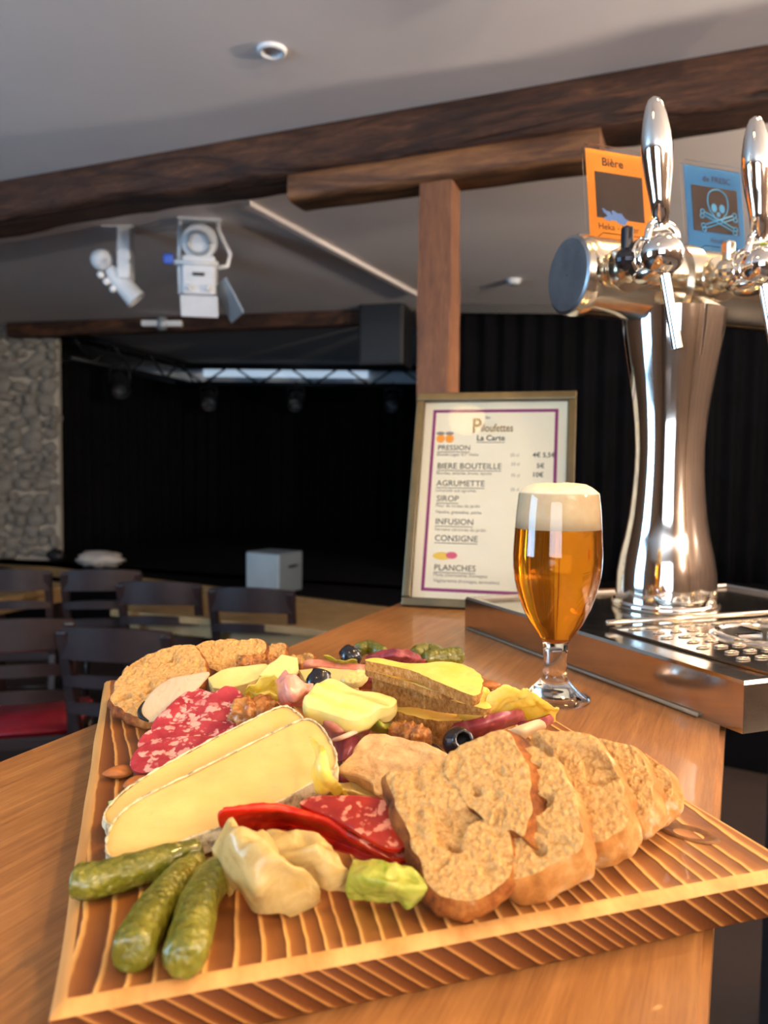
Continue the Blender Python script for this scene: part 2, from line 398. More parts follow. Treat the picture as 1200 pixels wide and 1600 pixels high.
parcan((.12, 9.2, 2.34), (-.2, -.8, -.5), 'black stage lamp on the back truss beside the hanging loudspeaker')

# old ceiling beam over the stage front
wa, wb_ = atz(15, 508, CEIL-.02), atz(568, 487, CEIL-.02)
bb = beam_between(wa-Vector((0, 0, .05)), wb_-Vector((0, 0, .05)), .1, .12, .012)
thing('ceiling_beam', 'thin dark wooden beam on the ceiling above the stage front', 'beam', [Part('b', bb[0], bb[1], 'beam', False)], single=True)
dv = (wb_-wa).normalized(); pq = wa+dv*((wb_-wa).length*.47)
lb = xf(lathe([(.03, 0), (.045, -.02), (.045, -.1), (.02, -.12)], 16), Matrix.Translation(pq+Vector((0, -.12, .0))))
fx = xf(box(.34, .06, .05, (0, 0, -.06), .01), Matrix.Translation(pq+Vector((0, -.12, 0))))
thing('ceiling_fixture', 'small pale fitting on the beam above the stage front', 'fixture', [Part('mount', *lb, 'grey_metal'), Part('bar', *fx, 'white_metal', False)])
# hanging loudspeaker
sp = aty(603, 525, 6.2)
sbx = xf(box(.36, .34, .5, (0, 0, 0), .012), Matrix.Translation(sp) @ Matrix.Rotation(R(-14), 4, 'Z'))
sg = xf(box(.32, .012, .45, (0, -.175, 0), .004), Matrix.Translation(sp) @ Matrix.Rotation(R(-14), 4, 'Z'))
br = [tube([sp+Vector((k*.15, 0, .24)), sp+Vector((k*.1, 0, CEIL-sp.z))], .012, 8) for k in (-1, 1)]
thing('hanging_loudspeaker', 'black loudspeaker hanging left of the wooden post near the stage', 'loudspeaker',
      [Part('cabinet', *sbx, 'black_plastic', False), Part('grille', *sg, 'black_metal', False), Part('bracket', *br[0], 'black_metal'), Part('bracket', *br[1], 'black_metal')])

# main beam, bracket, post
b0, b1 = atz(0, 278, CEIL), atz(1200, 62, CEIL)
bd = (b1-b0).normalized(); bd.z = 0; bd.normalize(); bn = Vector((-bd.y, bd.x, 0))      # bn points away from the camera
def rough_beam(a, b, wid, hei, seed, amp, nx=70, ny=7):
    L = (b-a).length; M = frame(a, b-a); vs, fs = [], []
    prof = []
    for k in range(ny): prof.append((-wid/2+wid*k/(ny-1), -hei))
    for k in range(1, ny): prof.append((wid/2, -hei+hei*k/(ny-1)))
    for k in range(1, ny): prof.append((wid/2-wid*k/(ny-1), 0))
    for k in range(1, ny-1): prof.append((-wid/2, -hei*k/(ny-1)))
    m = len(prof)
    for i in range(nx+1):
        x = L*i/nx
        for (y, zz) in prof:
            r = max(0, min(1, (-zz)/hei)); cx = (abs(y)/(wid/2))**6*(abs(zz+hei/2)/(hei/2))**6
            d = amp*(noise.noise(Vector((x*1.2, y*2, zz*2+seed)))+.5*noise.noise(Vector((x*5, y*8, zz*8+seed))))
            k = 1-.12*cx
            vs.append(M @ Vector((x, y*k+(d if y < 0 else -d)*.6*r, (zz+hei/2)*k-hei/2+d*r)))
    for i in range(nx):
        for k in range(m): fs.append((i*m+k, i*m+(k+1) % m, (i+1)*m+(k+1) % m, (i+1)*m+k))
    fs.append(tuple(range(m-1, -1, -1))); fs.append(tuple(nx*m+k for k in range(m)))
    return vs, fs
BH = .175
v = rough_beam(b0-bd*1.2+bn*.12+Vector((0, 0, .004)), b1+bd*1.4+bn*.12+Vector((0, 0, .004)), .24, BH, 1.0, .022)
solo('ceiling_beam', 'large rough dark oak beam crossing under the white ceiling', 'beam', v, 'beam', smooth=True, ang=50)
def onbeam(x):                                   # point of the beam's front line seen at image column x
    d = ray(x, 250); k = Vector((d.x, d.y, 0)); A = Matrix(((bd.x, -k.x), (bd.y, -k.y)))
    s = A.inverted() @ Vector((-b0.x, -b0.y)); return Vector((b0.x+bd.x*s[0], b0.y+bd.y*s[0], 0))
l0, l1 = onbeam(446), onbeam(936)
v = rough_beam(l0+bn*.10+Vector((0, 0, CEIL-BH+.012)), l1+bn*.10+Vector((0, 0, CEIL-BH+.012)), .17, .105, 5.0, .006, 30)
solo('wooden_bracket', 'lighter brown wooden bracket beam fixed under the large oak beam', 'bracket', v, 'lintel', ang=50)
pp = onbeam(676)+bn*.09
v = rough_beam(Vector((pp.x, pp.y, CEIL-BH-.09)), Vector((pp.x+.001, pp.y, 0)), .115, .125, 9.0, .006, 30)
def post_vf():
    vs, fs = [], []; s = .06; nz = 40
    M = frame((pp.x, pp.y, 0), bd)
    prof = [(-s, -s), (-.02, -s), (.02, -s), (s, -s), (s, -.02), (s, .02), (s, s), (0, s), (-s, s), (-s, 0)]
    for i in range(nz+1):
        zz = (CEIL-BH-.092)*i/nz
        for (x, y) in prof:
            d = .006*noise.noise(Vector((x*9, y*9, zz*2.2)))+.003*noise.noise(Vector((x*20, y*20, zz*7)))
            vs.append(M @ Vector((x+d, y+d, zz)))
    m = len(prof)
    for i in range(nz):
        for k in range(m): fs.append((i*m+k, i*m+(k+1) % m, (i+1)*m+(k+1) % m, (i+1)*m+k))
    fs.append(tuple(range(m-1, -1, -1))); fs.append(tuple(nz*m+k for k in range(m)))
    return vs, fs
v = post_vf(); solo('wooden_post', 'upright brown wooden post under the bracket, behind the menu frame', 'post', v, 'post', ang=40)

# ceiling strip, downlight, small detectors
k0, k1 = atz(385, 318, CEIL-.012), atz(648, 460, CEIL-.012)
v = beam_between(k0, k1, .045, .024, .004); thing('trim_2', 'pale cable strip running along the ceiling', None, [Part('s', *v, 'ceiling', False)], kind='structure', single=True)
dl = atz(425, 78, CEIL)
rg = lathe([(.028, .0), (.028, -.006), (.036, -.012), (.044, -.008), (.046, 0)], 40, dl, False); bl = lathe([(.001, .004), (.03, -.001)], 32, dl, False)
thing('recessed_downlight', 'small round recessed ceiling spot with a white ring', 'downlight', [Part('ring', *rg, 'white_metal'), Part('lamp_face', *bl, 'grey_metal')])
sd = atz(803, 437, CEIL); v = lathe([(.001, -.03), (.04, -.03), (.05, 0)], 24, sd, False)
solo('smoke_detector', 'small white disc on the far ceiling right of the post', 'detector', v, 'white_metal')
# track spot
tp = atz(186, 356, CEIL-.005); parts = []
def tb(vf, m=None): return xf(vf, Matrix.Translation(tp))
parts.append(Part('mount_plate', *tb(box(.17, .07, .012, (0, 0, 0), .003)), 'white_metal', False))
parts.append(Part('driver_box', *tb(box(.07, .09, .27, (.035, 0, -.14), .008)), 'white_metal', False))
ax = Vector((.62, .15, -.72)).normalized(); p0 = Vector((-.095, 0, -.17))
bd_ = xf(xf(lathe([(.03, 0), (.05, .05), (.055, .2), (.06, .21), (.052, .205), (.045, .15)], 24), Matrix.Rotation(R(90), 4, 'Y')), frame(tp+p0+ax*.06, ax))
parts.append(Part('lamp_head', *bd_, 'white_metal', True, 40))
parts.append(Part('rear_dome', *xf(sphere(.058), Matrix.Translation(tp+p0)), 'white_metal'))
for q in (.085, .13, .18):
    parts.append(Part('knob', *xf(sphere(.02, n=12, m=8), Matrix.Translation(tp+p0+ax*q+Vector((-.055, -.03, -.02)))), 'white_metal'))
thing('track_spotlight', 'white ceiling spotlight with a round head, left of the barn-door lamp', 'spotlight', parts)
# theatre lantern with barn doors
tl = atz(312, 345, CEIL-.005); parts = []
T = lambda vf: xf(vf, Matrix.Translation(tl) @ Matrix.Rotation(R(8), 4, 'Z'))
parts.append(Part('mount_plate', *T(box(.22, .08, .014, (0, 0, 0), .003)), 'white_metal', False))
parts.append(Part('yoke', *T(tube([(-.1, 0, 0), (-.105, 0, -.2), (-.1, 0, -.38)], .011, 8)), 'white_metal'))
parts.append(Part('yoke', *T(tube([(.09, 0, 0), (.10, 0, -.05), (.155, .02, -.16), (.14, .02, -.22), (.08, 0, -.24)], .011, 8)), 'white_metal'))
parts.append(Part('rear_housing', *T(xf(lathe([(.02, -.02), (.085, -.015), (.09, .0), (.09, .08), (.06, .1)], 28), Matrix.Translation((0, -.05, -.125)) @ Matrix.Rotation(R(-70), 4, 'X'))), 'white_metal', True, 35,
    [Part('cooling_ring', *T(xf(tube([(.055*math.cos(a), .055*math.sin(a), -.028) for a in [2*math.pi*i/24 for i in range(25)]], .008, 8), Matrix.Translation((0, -.05, -.125)) @ Matrix.Rotation(R(-70), 4, 'X'))), 'grey_metal')]))
parts.append(Part('body', *T(box(.17, .17, .2, (0, .02, -.29), .015)), 'white_metal', False, None,
    [Part('vent_slot', *T(box(.06, .01, .016, (0, -.068, -.29))), 'black_metal', False)]))
for x in (-.05, .045): parts.append(Part('knob', *T(sphere(.017, (x, -.075, -.36), 12, 8)), 'white_metal'))
parts.append(Part('crossbar', *T(tube([(-.12, -.07, -.235), (.1, -.07, -.235)], .012, 8)), 'white_metal'))
parts.append(Part('blue_tab', *T(box(.05, .012, .05, (-.15, -.07, -.22), .01)), 'blue_tape', False))
parts.append(Part('barn_door', *T(xf(box(.19, .01, .11, (0, 0, -.05), .004), Matrix.Translation((0, -.05, -.4)) @ Matrix.Rotation(R(25), 4, 'X'))), 'white_metal', False))
parts.append(Part('barn_door', *T(xf(box(.01, .14, .2, (0, 0, -.06), .004), Matrix.Translation((.12, .0, -.35)) @ Matrix.Rotation(R(-28), 4, 'Y') @ Matrix.Rotation(R(35), 4, 'Z'))), 'grey_metal', False))
thing('theatre_lantern', 'white theatre lantern with barn doors hanging from the ceiling', 'stage lamp', parts)

# pale speaker box and small clutter on the stage edge
ap = atz(425, 926, SZ); M = Matrix.Translation(ap+Vector((0, .12, .14))) @ Matrix.Rotation(R(-30), 4, 'Z')
parts = [Part('cabinet', *xf(box(.30, .26, .28, (0, 0, 0), .008), M), 'amp_side', False),
         Part('grille', *xf(box(.285, .012, .262, (0, -.134, 0), .004), M), 'amp', False),
         Part('handle', *xf(tube([(.154, -.04, .04), (.175, -.03, .045), (.175, .03, .045), (.154, .04, .04)], .01, 8), M), 'black_plastic')]
thing('speaker_box', 'pale grey speaker box standing on the stage edge before the curtain', 'speaker', parts)
def lump(r, seed, sc=(1, 1, 1), amp=.35, fr=1.6, n=20, m=12):
    vs, fs = sphere(1, n=n, m=m)
    return [Vector((v.x*sc[0], v.y*sc[1], v.z*sc[2]))*(r*(1+amp*noise.noise(v*fr+Vector((seed*7.3, seed, 0))))) for v in vs], fs
q = atz(148, 893, SZ); solo('folded_cloth', 'small heap of white cloth lying on the stage edge', 'cloth', xf(lump(.16, 2, (1.2, .8, .42), .5, 2.4), Matrix.Translation(q+Vector((0, .15, .085)))), 'grey_paper')
q = atz(122, 890, SZ); v = xf(lathe([(.035, 0), (.04, .02), (.04, .12), (.015, .14)], 16), Matrix.Translation(q+Vector((0, .2, 0)))); solo('small_cup', 'small dim grey cup beside the white cloth on the stage edge', 'cup', v, 'grey_metal')
q = atz(72, 886, SZ); solo('dark_bundle', 'small dark bundle on the stage edge before the stone wall', 'bundle', xf(lump(.075, 5, (1, .8, .8), .3), Matrix.Translation(q+Vector((0, .2, .075)))), 'black_plastic')

# ================================================================== CHAIRS AND TABLES
def make_chair(label):
    ps = []; sw = .21
    seat = [(sw*1.02, -.19), (sw*.92, .2), (-sw*.92, .2), (-sw*1.02, -.19)]
    fr = prism([(x*.98, y*.98) for x, y in seat], .40, .445, .008)
    ps.append(Part('seat_frame', *fr, 'chair_wood', False))
    cu = prism(seat, .445, .485, .016); ps.append(Part('seat', *cu, 'red_seat', True))
    for s in (-1, 1):
        ps.append(Part('leg', *tube([(s*.19, -.17, .41), (s*.2, -.2, 0)], [.02, .014], 8), 'chair_wood'))
        v = join(*[beam_between(a, b, .04, .03, .006, (0, 1, 0)) for a, b in (((s*.185, .26, 0), (s*.185, .2, .44)), ((s*.185, .2, .43), (s*.19, .3, .90)))])
        ps.append(Part('back_leg', *v, 'chair_wood', False))
    def rail(z0, z1, y, th=.02, bow=.035):
        vs, fs = [], []; n = 12
        for i in range(n+1):
            x = -.2+.4*i/n; yy = y+bow*(1-(x/.2)**2)
            for (a, b) in ((-th/2, z0), (th/2, z0), (th/2, z1), (-th/2, z1)): vs.append(Vector((x, yy+a, b+.015*(1-(x/.2)**2)*(1 if b == z1 else .3))))
        for i in range(n):
            for k in range(4): fs.append((i*4+k, i*4+(k+1) % 4, (i+1)*4+(k+1) % 4, (i+1)*4+k))
        fs.append((3, 2, 1, 0)); fs.append(tuple(n*4+k for k in range(4))); return vs, fs
    ps.append(Part('top_rail', *rail(.80, .905, .285), 'chair_wood', True, 40))
    for z0 in (.70, .60): ps.append(Part('slat', *rail(z0, z0+.035, .255 if z0 < .65 else .27, .016), 'chair_wood', True, 40))
    for s in (-1, 1): ps.append(Part('stretcher', *tube([(s*.195, -.19, .2), (s*.19, .23, .2)], .011, 8), 'chair_wood'))
    ps.append(Part('stretcher', *tube([(-.195, 0, .2), (.195, 0, .2)], .011, 8), 'chair_wood'))
    return thing('bistro_chair', label, 'chair', ps, 'dark wooden bistro chairs', base=Vector((0, 0, 0)))
def dup(root, loc, rz, label):
    r = root.copy(); COL.objects.link(r); r.location = loc; r.rotation_euler = (0, 0, rz); r['label'] = label
    for ch in root.children:
        c = ch.copy(); COL.objects.link(c); c.parent = r
    return r
CH = [  # image column of back centre, back-top row, yaw, label
    (20, 972, 14, 'dark wooden chair with red seat nearest the bar, cut by the left picture edge'),
    (178, 986, -8, 'dark wooden chair right behind the bread on the serving board'),
    (15, 893, 10, 'dark wooden chair at the left picture edge below the stone wall'),
    (158, 893, 8, 'dark wooden chair in front of the white cloth on the stage edge'),
    (248, 912, -4, 'dark wooden chair between the white cloth and the grey speaker box'),
    (392, 922, -10, 'dark wooden chair standing below the pale grey speaker box'),
]
chair0 = None
for (x, y, yaw, lab) in CH:
    p = atz(x, y, .905); rz = R(yaw)
    off = Matrix.Rotation(rz, 3, 'Z') @ Vector((0, .3, 0))
    loc = Vector((p.x, p.y, 0))-off
    loc = Vector((p.x+off.x, p.y+off.y, 0)); rz2 = rz+math.pi      # the backrest faces the bar, the seat lies beyond
    if abs(yaw) > 90: pass
    if chair0 is None:
        chair0 = make_chair(lab); chair0.location = loc; chair0.rotation_euler = (0, 0, rz2)
    else: dup(chair0, loc, rz2, lab)
def table(c, yaw, sx, sy, lab):
    ps = [Part('table_top', *box(sx, sy, .035, (0, 0, .7325), .006), 'tan_wood', False), Part('apron', *box(sx-.1, sy-.1, .07, (0, 0, .68), .004), 'tan_wood', False)]
    for a in (-1, 1):
        for b in (-1, 1): ps.append(Part('leg', *box(.05, .05, .65, (a*(sx/2-.08), b*(sy/2-.08), .325), .004), 'chair_wood', False))
    o = thing('cafe_table', lab, 'table', ps, 'pale wooden cafe tables', base=Vector((0, 0, 0))); o.location = c; o.rotation_euler = (0, 0, R(yaw)); return o
tpos = atz(395, 962, .75); table((tpos.x, tpos.y+.15, 0), -22, 1.35, .6, 'pale wooden table behind the chair below the grey speaker box')
tpos = atz(20, 925, .75); table((tpos.x-.2, tpos.y+.2, 0), -22, .7, .6, 'pale wooden table at the left edge below the stone wall')

# ================================================================== BAR COUNTER
L0, L1 = atz(0, 1187, BAR), atz(600, 950, BAR); R0, R1 = atz(1105, 1600, BAR), atz(1132, 1150, BAR)
ld = (L1-L0).normalized(); rd = (R1-R0).normalized()
def along(P, d, Y): return P+d*((Y-P.y)/d.y)
far_l, far_r = along(L0, ld, 1.30), along(R0, rd, 1.45)
near_r = along(R0, rd, -.55); near_l = along(L0, ld, -.35)
ang = math.atan2(rd.y, rd.x)-math.pi/2
v = prism([near_l[:2], near_r[:2], far_r[:2], far_l[:2]], BAR-.042, BAR, .004)
cbase = Vector((0, .5, BAR-.042)); Mi = Matrix.Rotation(ang, 4, 'Z')
ct = mesh_obj('bar_counter', [Mi.inverted() @ (p-cbase) for p in v[0]], v[1], 'counter', False); COL.objects.link(ct)
ct.location = cbase; ct.rotation_euler = (0, 0, ang)
tag(ct, 'long oak bar counter top under the serving board, menu and beer glass', 'counter')
def inset(P, d, k): return (P[0]+d[0]*k, P[1]+d[1]*k)
nl = Vector((ld.y, -ld.x, 0)); nr = Vector((-rd.y, rd.x, 0))
body = prism([inset(near_l, nl, .12), inset(near_r, nr, .05), inset(far_r, nr, .05), inset(far_l, nl, .12)], 0, BAR-.0425)
thing('bar_cabinet', 'dark panelled cabinet of the bar below the oak counter', 'cabinet', [Part('b', *body, 'darkwall', False)], single=True)
# second part of the bar interior to the right: low dark work surface
wk = box(1.6, 1.7, .9, (1.75, 1.0, .45)); thing('back_bar_unit', 'black work unit below the drip tray behind the bar', 'cabinet', [Part('b', *wk, 'black_plastic', False)], single=True)

# ================================================================== DRIP TRAY AND BEER TOWER
TT = BAR+.043
A, Bc = atz(727, 932, TT), atz(1163, 1065, TT); D = atz(1135, 911, TT); C = Bc+(D-A)
def brushed(name, col, rough):
    t = NT(name); co = t.coord((1, 40, 40)); nz = t.noise(30, 3, .6, co=co)
    r = t.ramp(nz, [(.3, (rough*.7,)*3), (.7, (rough*1.4,)*3)]); t.bump(nz, .02, .0002)
    return t.set(t.ramp(t.noise(14, 4), [(.3, col), (.7, tuple(c*.8 for c in col[:3])+(1,))]), r, 1.0)
MT['tray_steel'] = brushed('brushed_stainless', (.66, .60, .52, 1), .13)
ux = (D-A); uy = (Bc-A); ux.z = uy.z = 0
def tp_(u, v, dz=0): return A+ux*u+uy*v+Vector((0, 0, dz))
# rim shell: outer skirt + narrow lip + sunk floor
def loop(m, dz): return [tp_(m, m, dz), tp_(1-m, m, dz), tp_(1-m, 1-m, dz), tp_(m, 1-m, dz)]
rings = [loop(0, -.043), loop(-.0, -.003), loop(.004, 0), loop(.018, 0), loop(.022, -.003), loop(.03, -.005)]
vs = [p for r_ in rings for p in r_]; fs = []
for i in range(len(rings)-1):
    for k in range(4): fs.append((i*4+k, i*4+(k+1) % 4, (i+1)*4+(k+1) % 4, (i+1)*4+k))
k = (len(rings)-1)*4; fs.append((k, k+1, k+2, k+3)); fs.append((3, 2, 1, 0))
parts = [Part('tray_body', vs, fs, 'tray_steel', False)]
# grate: plate with raised front edge; holes are dark discs, shade painted in, with a lip
def on_top(x, y, dz=0): return atz(x, y, TT+dz)
g0, g1 = on_top(948, 976), on_top(1230, 958)
gx = (g1-g0); gx.z = 0; gx.normalize(); gy = Vector((uy.x, uy.y, 0)).normalized()
GL = .34; GW = .23
gr = [Part('grate_edge', *tube([g0+Vector((0, 0, .002)), g0+gx*GL+Vector((0, 0, .002))], .0032, 8), 'nickel')]
pv = []
plate = prism([(g0+gy*.004)[:2], (g0+gx*GL+gy*.004)[:2], (g0+gx*GL+gy*GW)[:2], (g0+gy*GW)[:2]], TT-.0046, TT-.0022)
MT['hole_shade'] = plain('drain_hole_shade', (.015, .013, .012, 1), .4)
subs = []
rc = on_top(1195, 990)
for i in range(9):
    for j in range(13):
        c0 = g0+gx*(.018+.022*j+(.011 if i % 2 else 0))+gy*(.022+.0235*i)
        if (c0-rc).length < .058: continue
        if i > 6 and j > 8: continue
        M = Matrix.Translation(Vector((c0.x, c0.y, TT-.0022))) @ Matrix.Rotation(math.atan2(gx.y, gx.x), 4, 'Z')
        rim = [(.0058*math.cos(a)*1.25, .0036*math.sin(a), .0009) for a in [2*math.pi*q/14 for q in range(15)]]
        subs.append(Part('hole_rim', *xf(tube(rim, .0006, 6), M), 'tray_steel'))
        dk = [Vector((.0055*math.cos(2*math.pi*q/14)*1.25, .0034*math.sin(2*math.pi*q/14), .0005)) for q in range(14)]
        subs.append(Part('drain_hole', *xf((dk, [tuple(range(14))]), M), 'hole_shade', False))
gr.append(Part('grate', *plate, 'tray_steel', False, None, subs))
rw = lathe([(.044, -.001), (.046, .0035), (.050, .004), (.054, 0)], 48, (rc.x, rc.y, TT-.0022), False)
rd_ = lathe([(.001, .0006), (.045, .0006)], 48, (rc.x, rc.y, TT-.0022), False)
star = [Part('rinser_nozzle', *beam_between(Vector((rc.x, rc.y, TT-.0005))+Vector((math.cos(a), math.sin(a), 0))*.006, Vector((rc.x, rc.y, TT-.0005))+Vector((math.cos(a), math.sin(a), 0))*.036, .006, .003), 'chrome', False) for a in (0.3, 1.87, 3.44, 5.0)]
star.append(Part('drain_well', *rd_, 'hole_shade'))
gr.append(Part('rinser_ring', *rw, 'chrome', True, None, star))
thing('drip_tray', 'brushed stainless drip tray with perforated grate under the beer tower', 'tray', parts+gr)
# sealing bead along the tray foot
MT['silicone'] = plain('clear_silicone', (.42, .36, .28, 1), .25, trans=.5)
fa, fb = tp_(0, .02, -.0405)-ux.normalized()*.002, tp_(0, .9, -.0405)-ux.normalized()*.002
solo('sealant_bead', 'pale sealant bead along the foot of the drip tray', 'sealant', tube([fa, (fa+fb)/2, fb], [.0012, .0014, .002], 10), 'silicone')

TC = tp_(0, 0)  # tower centre on the tray
tcen = aty(1039, 940, .985); TX, TY = tcen.x, tcen.y; FL = TT-.0045
AX = Vector((.95, .32, 0)).normalized(); PN = Vector((AX.y, -AX.x, 0))       # barrel axis, tap direction (towards the drinker)
HZ = CAMZ+.236
def zrow(y, Y=.985): return aty(1040, y, Y).z
pr = []
for (y, wd) in ((957, 152), (943, 152), (915, 151), (893, 149), (868, 141), (840, 128), (805, 116), (770, 109), (735, 104), (700, 103), (665, 107), (630, 114), (590, 126), (550, 139), (515, 150), (490, 154)):
    pr.append(((wd/2)/1200*.985, zrow(y)))
pr[0] = (pr[0][0], FL)
col = lathe(pr, 64, (TX, TY, 0))
parts = [Part('column', *col, 'chrome', True, 60)]
sr = tube([(TX+PN.x*.005+AX.x*.012*1+PN.x*.05*1, 0, 0)]*2, .001, 4)
# base collar, screw plug
cl = lathe([(.0655, FL), (.0665, FL+.002), (.0665, FL+.006), (.064, FL+.009)], 64, (TX, TY, 0)); parts.append(Part('base_collar', *cl, 'chrome', True, 50))
sp_ = Vector((TX, TY, zrow(937)))+(PN*.93+AX*.36).normalized()*.0615
parts.append(Part('screw_plug', *xf(xf(lathe([(.001, .004), (.007, .004), (.0085, .001), (.0105, .001), (.0105, -.006)], 20, cap=False), Matrix.Rotation(R(90), 4, 'Y')), frame(sp_, (PN*.93+AX*.36))), 'nickel', True, 40))
# barrel
BR = .047; s0, s1 = -.153, .30
bc = Vector((TX, TY, HZ))
ROTY = Matrix.Rotation(R(90), 4, 'Y')
brl = xf(xf(lathe([(BR*.985, s0), (BR, s0+.004), (BR*1.02, s0+.006), (BR*1.02, s0+.018), (BR, s0+.02), (BR, s1)], 64), ROTY), frame(bc, AX))
parts.append(Part('barrel', *brl, 'nickel', True, 40))
cp = xf(xf(lathe([(.001, s0-.003), (BR*.9, s0-.003), (BR*.97, s0-.001), (BR*.985, s0+.001)], 64, cap=False), ROTY), frame(bc, AX)); parts.append(Part('end_cap', *cp, 'cap_steel', True, 30))
# saddle block between column and barrel
sd_ = xf(box(.07, .07, .05, (0, 0, 0), .012), frame(bc+Vector((0, 0, -.035)), AX)); parts.append(Part('saddle', *sd_, 'nickel', False))
clp = xf(xf(lathe([(BR*1.0, -.012), (BR*1.09, -.011), (BR*1.09, .011), (BR, .012)], 48, cap=False), ROTY), frame(bc, AX)); parts.append(Part('clamp_ring', *clp, 'nickel', True, 40))
thing('beer_tower', 'chrome beer tower with a horizontal barrel head on the drip tray', 'beer tower', parts)
def tap(s, label, lever):
    o = bc+AX*s; ps = []
    def H(k, dz=0, da=0): return o+PN*k+AX*da+Vector((0, 0, dz))
    X = lambda prof, k=48: xf(xf(lathe(prof, k), ROTY), frame(o, PN))
    ps.append(Part('shank', *X([(.024, BR-.004), (.027, BR), (.027, BR+.006), (.018, BR+.009), (.018, BR+.022), (.021, BR+.024), (.021, BR+.034), (.014, BR+.037), (.014, .1)]), 'nickel', True, 40))
    ps.append(Part('collar_nut', *X([(.0225, .083), (.026, .085), (.026, .094), (.0225, .096)], 24), 'chrome', True, 30))
    bp = H(.112)
    ps.append(Part('body_ball', *xf(sphere(.0235, n=32, m=20), Matrix.Translation(bp)), 'chrome'))
    if lever == 'dark': ps.append(Part('flow_lever', *join(xf(box(.011, .012, .036, (0, 0, .018), .003), frame(H(.083, .0, -.024), AX)), xf(sphere(.013, n=16, m=10), Matrix.Translation(H(.083, 0, -.024)))), 'dark_chrome', False))
    else: ps.append(Part('flow_lever', *join(xf(box(.012, .013, .036, (0, 0, .016), .003), frame(H(.083, .0, -.02), AX)), xf(sphere(.013, n=16, m=10), Matrix.Translation(H(.083, 0, -.022)))), 'nickel', False))
    ps.append(Part('lower_body', *xf(sphere(.02, n=24, m=14, sc=(1, 1.25, .6)), frame(H(.097, -.018), AX)), 'nickel'))
    fork = [H(.112, .012, -.019), H(.112, .026, -.017), H(.108, .034, -.008), H(.108, .034, .008), H(.112, .026, .017), H(.112, .012, .019)]
    ps.append(Part('handle_yoke', *tube(fork, .0042, 10, 24), 'chrome'))
    hd = (Vector((0, 0, 1))+AX*-.13+PN*.03).normalized(); b_ = H(.11, .028)
    hp = [(.0085, 0), (.0085, .012), (.0095, .013), (.0105, .03), (.0138, .052), (.0162, .072), (.0165, .083), (.0155, .097), (.0125, .114), (.009, .127), (.006, .133), (.002, .1355)]
    ps.append(Part('handle', *xf(xf(lathe(hp, 32), ROTY), frame(b_, hd, (0, 1, 0))), 'chrome', True, 50))
    sdn = (Vector((0, 0, -1))+AX*.17+PN*.1).normalized()
    st_ = H(.115, -.015)
    ps.append(Part('spout', *xf(xf(lathe([(.0058, 0), (.0058, .088), (.005, .0885), (.0042, .0885), (.0042, .06)], 20, cap=False), ROTY), frame(st_, sdn, (0, 1, 0))), 'chrome', True, 40))
    thing('beer_tap', label, 'beer tap', ps, 'taps on the beer tower')
tap(-.108, 'chrome beer tap with dark side lever before the orange card', 'dark')
tap(.027, 'chrome beer tap on the right, before the blue skull card', 'plain')
# tap cards in clear holders
MT['acrylic'] = plain('clear_acrylic', (.95, .95, .95, 1), .03, trans=1.0, ior=1.09)
for nm, cc in (('orange', '#f08c1a'), ('blue', '#0868a6'), ('green', '#8cab2c'), ('ink', '#2a1c18'), ('inkpanel', '#33221e'), ('lblue', '#4aa0d8'), ('iceblue', '#5f86c4')):
    MT['card_'+nm] = plain('card_'+nm, S(cc), .6)
def flat(poly, th): return prism(poly, 0, th)
def card(s, colname, label, build, yaw=0.0, wd=.092, ht=.118):
    X = (Matrix.Rotation(R(yaw), 3, 'Z') @ AX).normalized(); lean = R(8)
    Yv = (Vector((0, 0, 1))*math.cos(lean) - Vector((-X.y, X.x, 0))*-math.sin(lean)).normalized()
    Nv = X.cross(Yv).normalized()
    o = bc+AX*s+Vector((0, 0, BR-.004))+PN*-.012
    M = Matrix(((X.x, Yv.x, Nv.x, o.x), (X.y, Yv.y, Nv.y, o.y), (X.z, Yv.z, Nv.z, o.z), (0, 0, 0, 1)))
    P = lambda vf, z=0, x=0, y=0: xf(vf, M @ Matrix.Translation((x, y, z)))
    ps = []
    c_ = P(box(wd, ht, .0008, (0, ht/2+.006, 0))); subs = build(P, wd, ht)
    ps.append(Part('card', *c_, 'card_'+colname, False, None, subs))
    ps.append(Part('clear_sleeve', *P(box(wd+.006, ht+.008, .0012, (0, ht/2+.005, .0062), .0004)), 'acrylic', False))
    ps.append(Part('clear_sleeve', *P(box(wd+.006, ht+.008, .0012, (0, ht/2+.005, -.003), .0004)), 'acrylic', False))
    ps.append(Part('clear_foot', *P(box(wd+.006, .0015, .03, (0, .0015, .016), .0004)), 'acrylic', False))
    thing('tap_card', label, 'sign', ps, 'tap cards on the beer tower')
def txt(P, s, size, x, y, mat, z=.0006, **kw):
    v = text_vf(s, size, **kw); return Part('lettering', *P(v, z, x, y), mat, False)
def b_orange(P, w_, h_):
    r = [Part('picture_panel', *P(box(w_*.76, h_*.5, .0006, (0, h_*.56, .0006))), 'card_inkpanel', False)]
    for (x, y, sx, sy, a) in ((-.012, .038, .012, .004, .3), (-.004, .040, .010, .005, -.4), (-.02, .043, .008, .003, -.5), (.002, .034, .008, .004, .2)):
        e = [Vector((sx*math.cos(q)*(1+.25*math.sin(3*q)), sy*math.sin(q)*(1+.3*math.cos(5*q)), 0)) for q in [2*math.pi*i/20 for i in range(20)]]
        r.append(Part('picture_shape', *P(xf((e, [tuple(range(20))]), Matrix.Rotation(a, 4, 'Z')), .0011, x, y), 'card_iceblue', False))
    r += [txt(P, 'Bière', .015, -.024, h_*.885, 'card_ink', bold=.0002), txt(P, 'Heka - Lager', .0115, -.034, h_*.185, 'card_ink')]
    return r
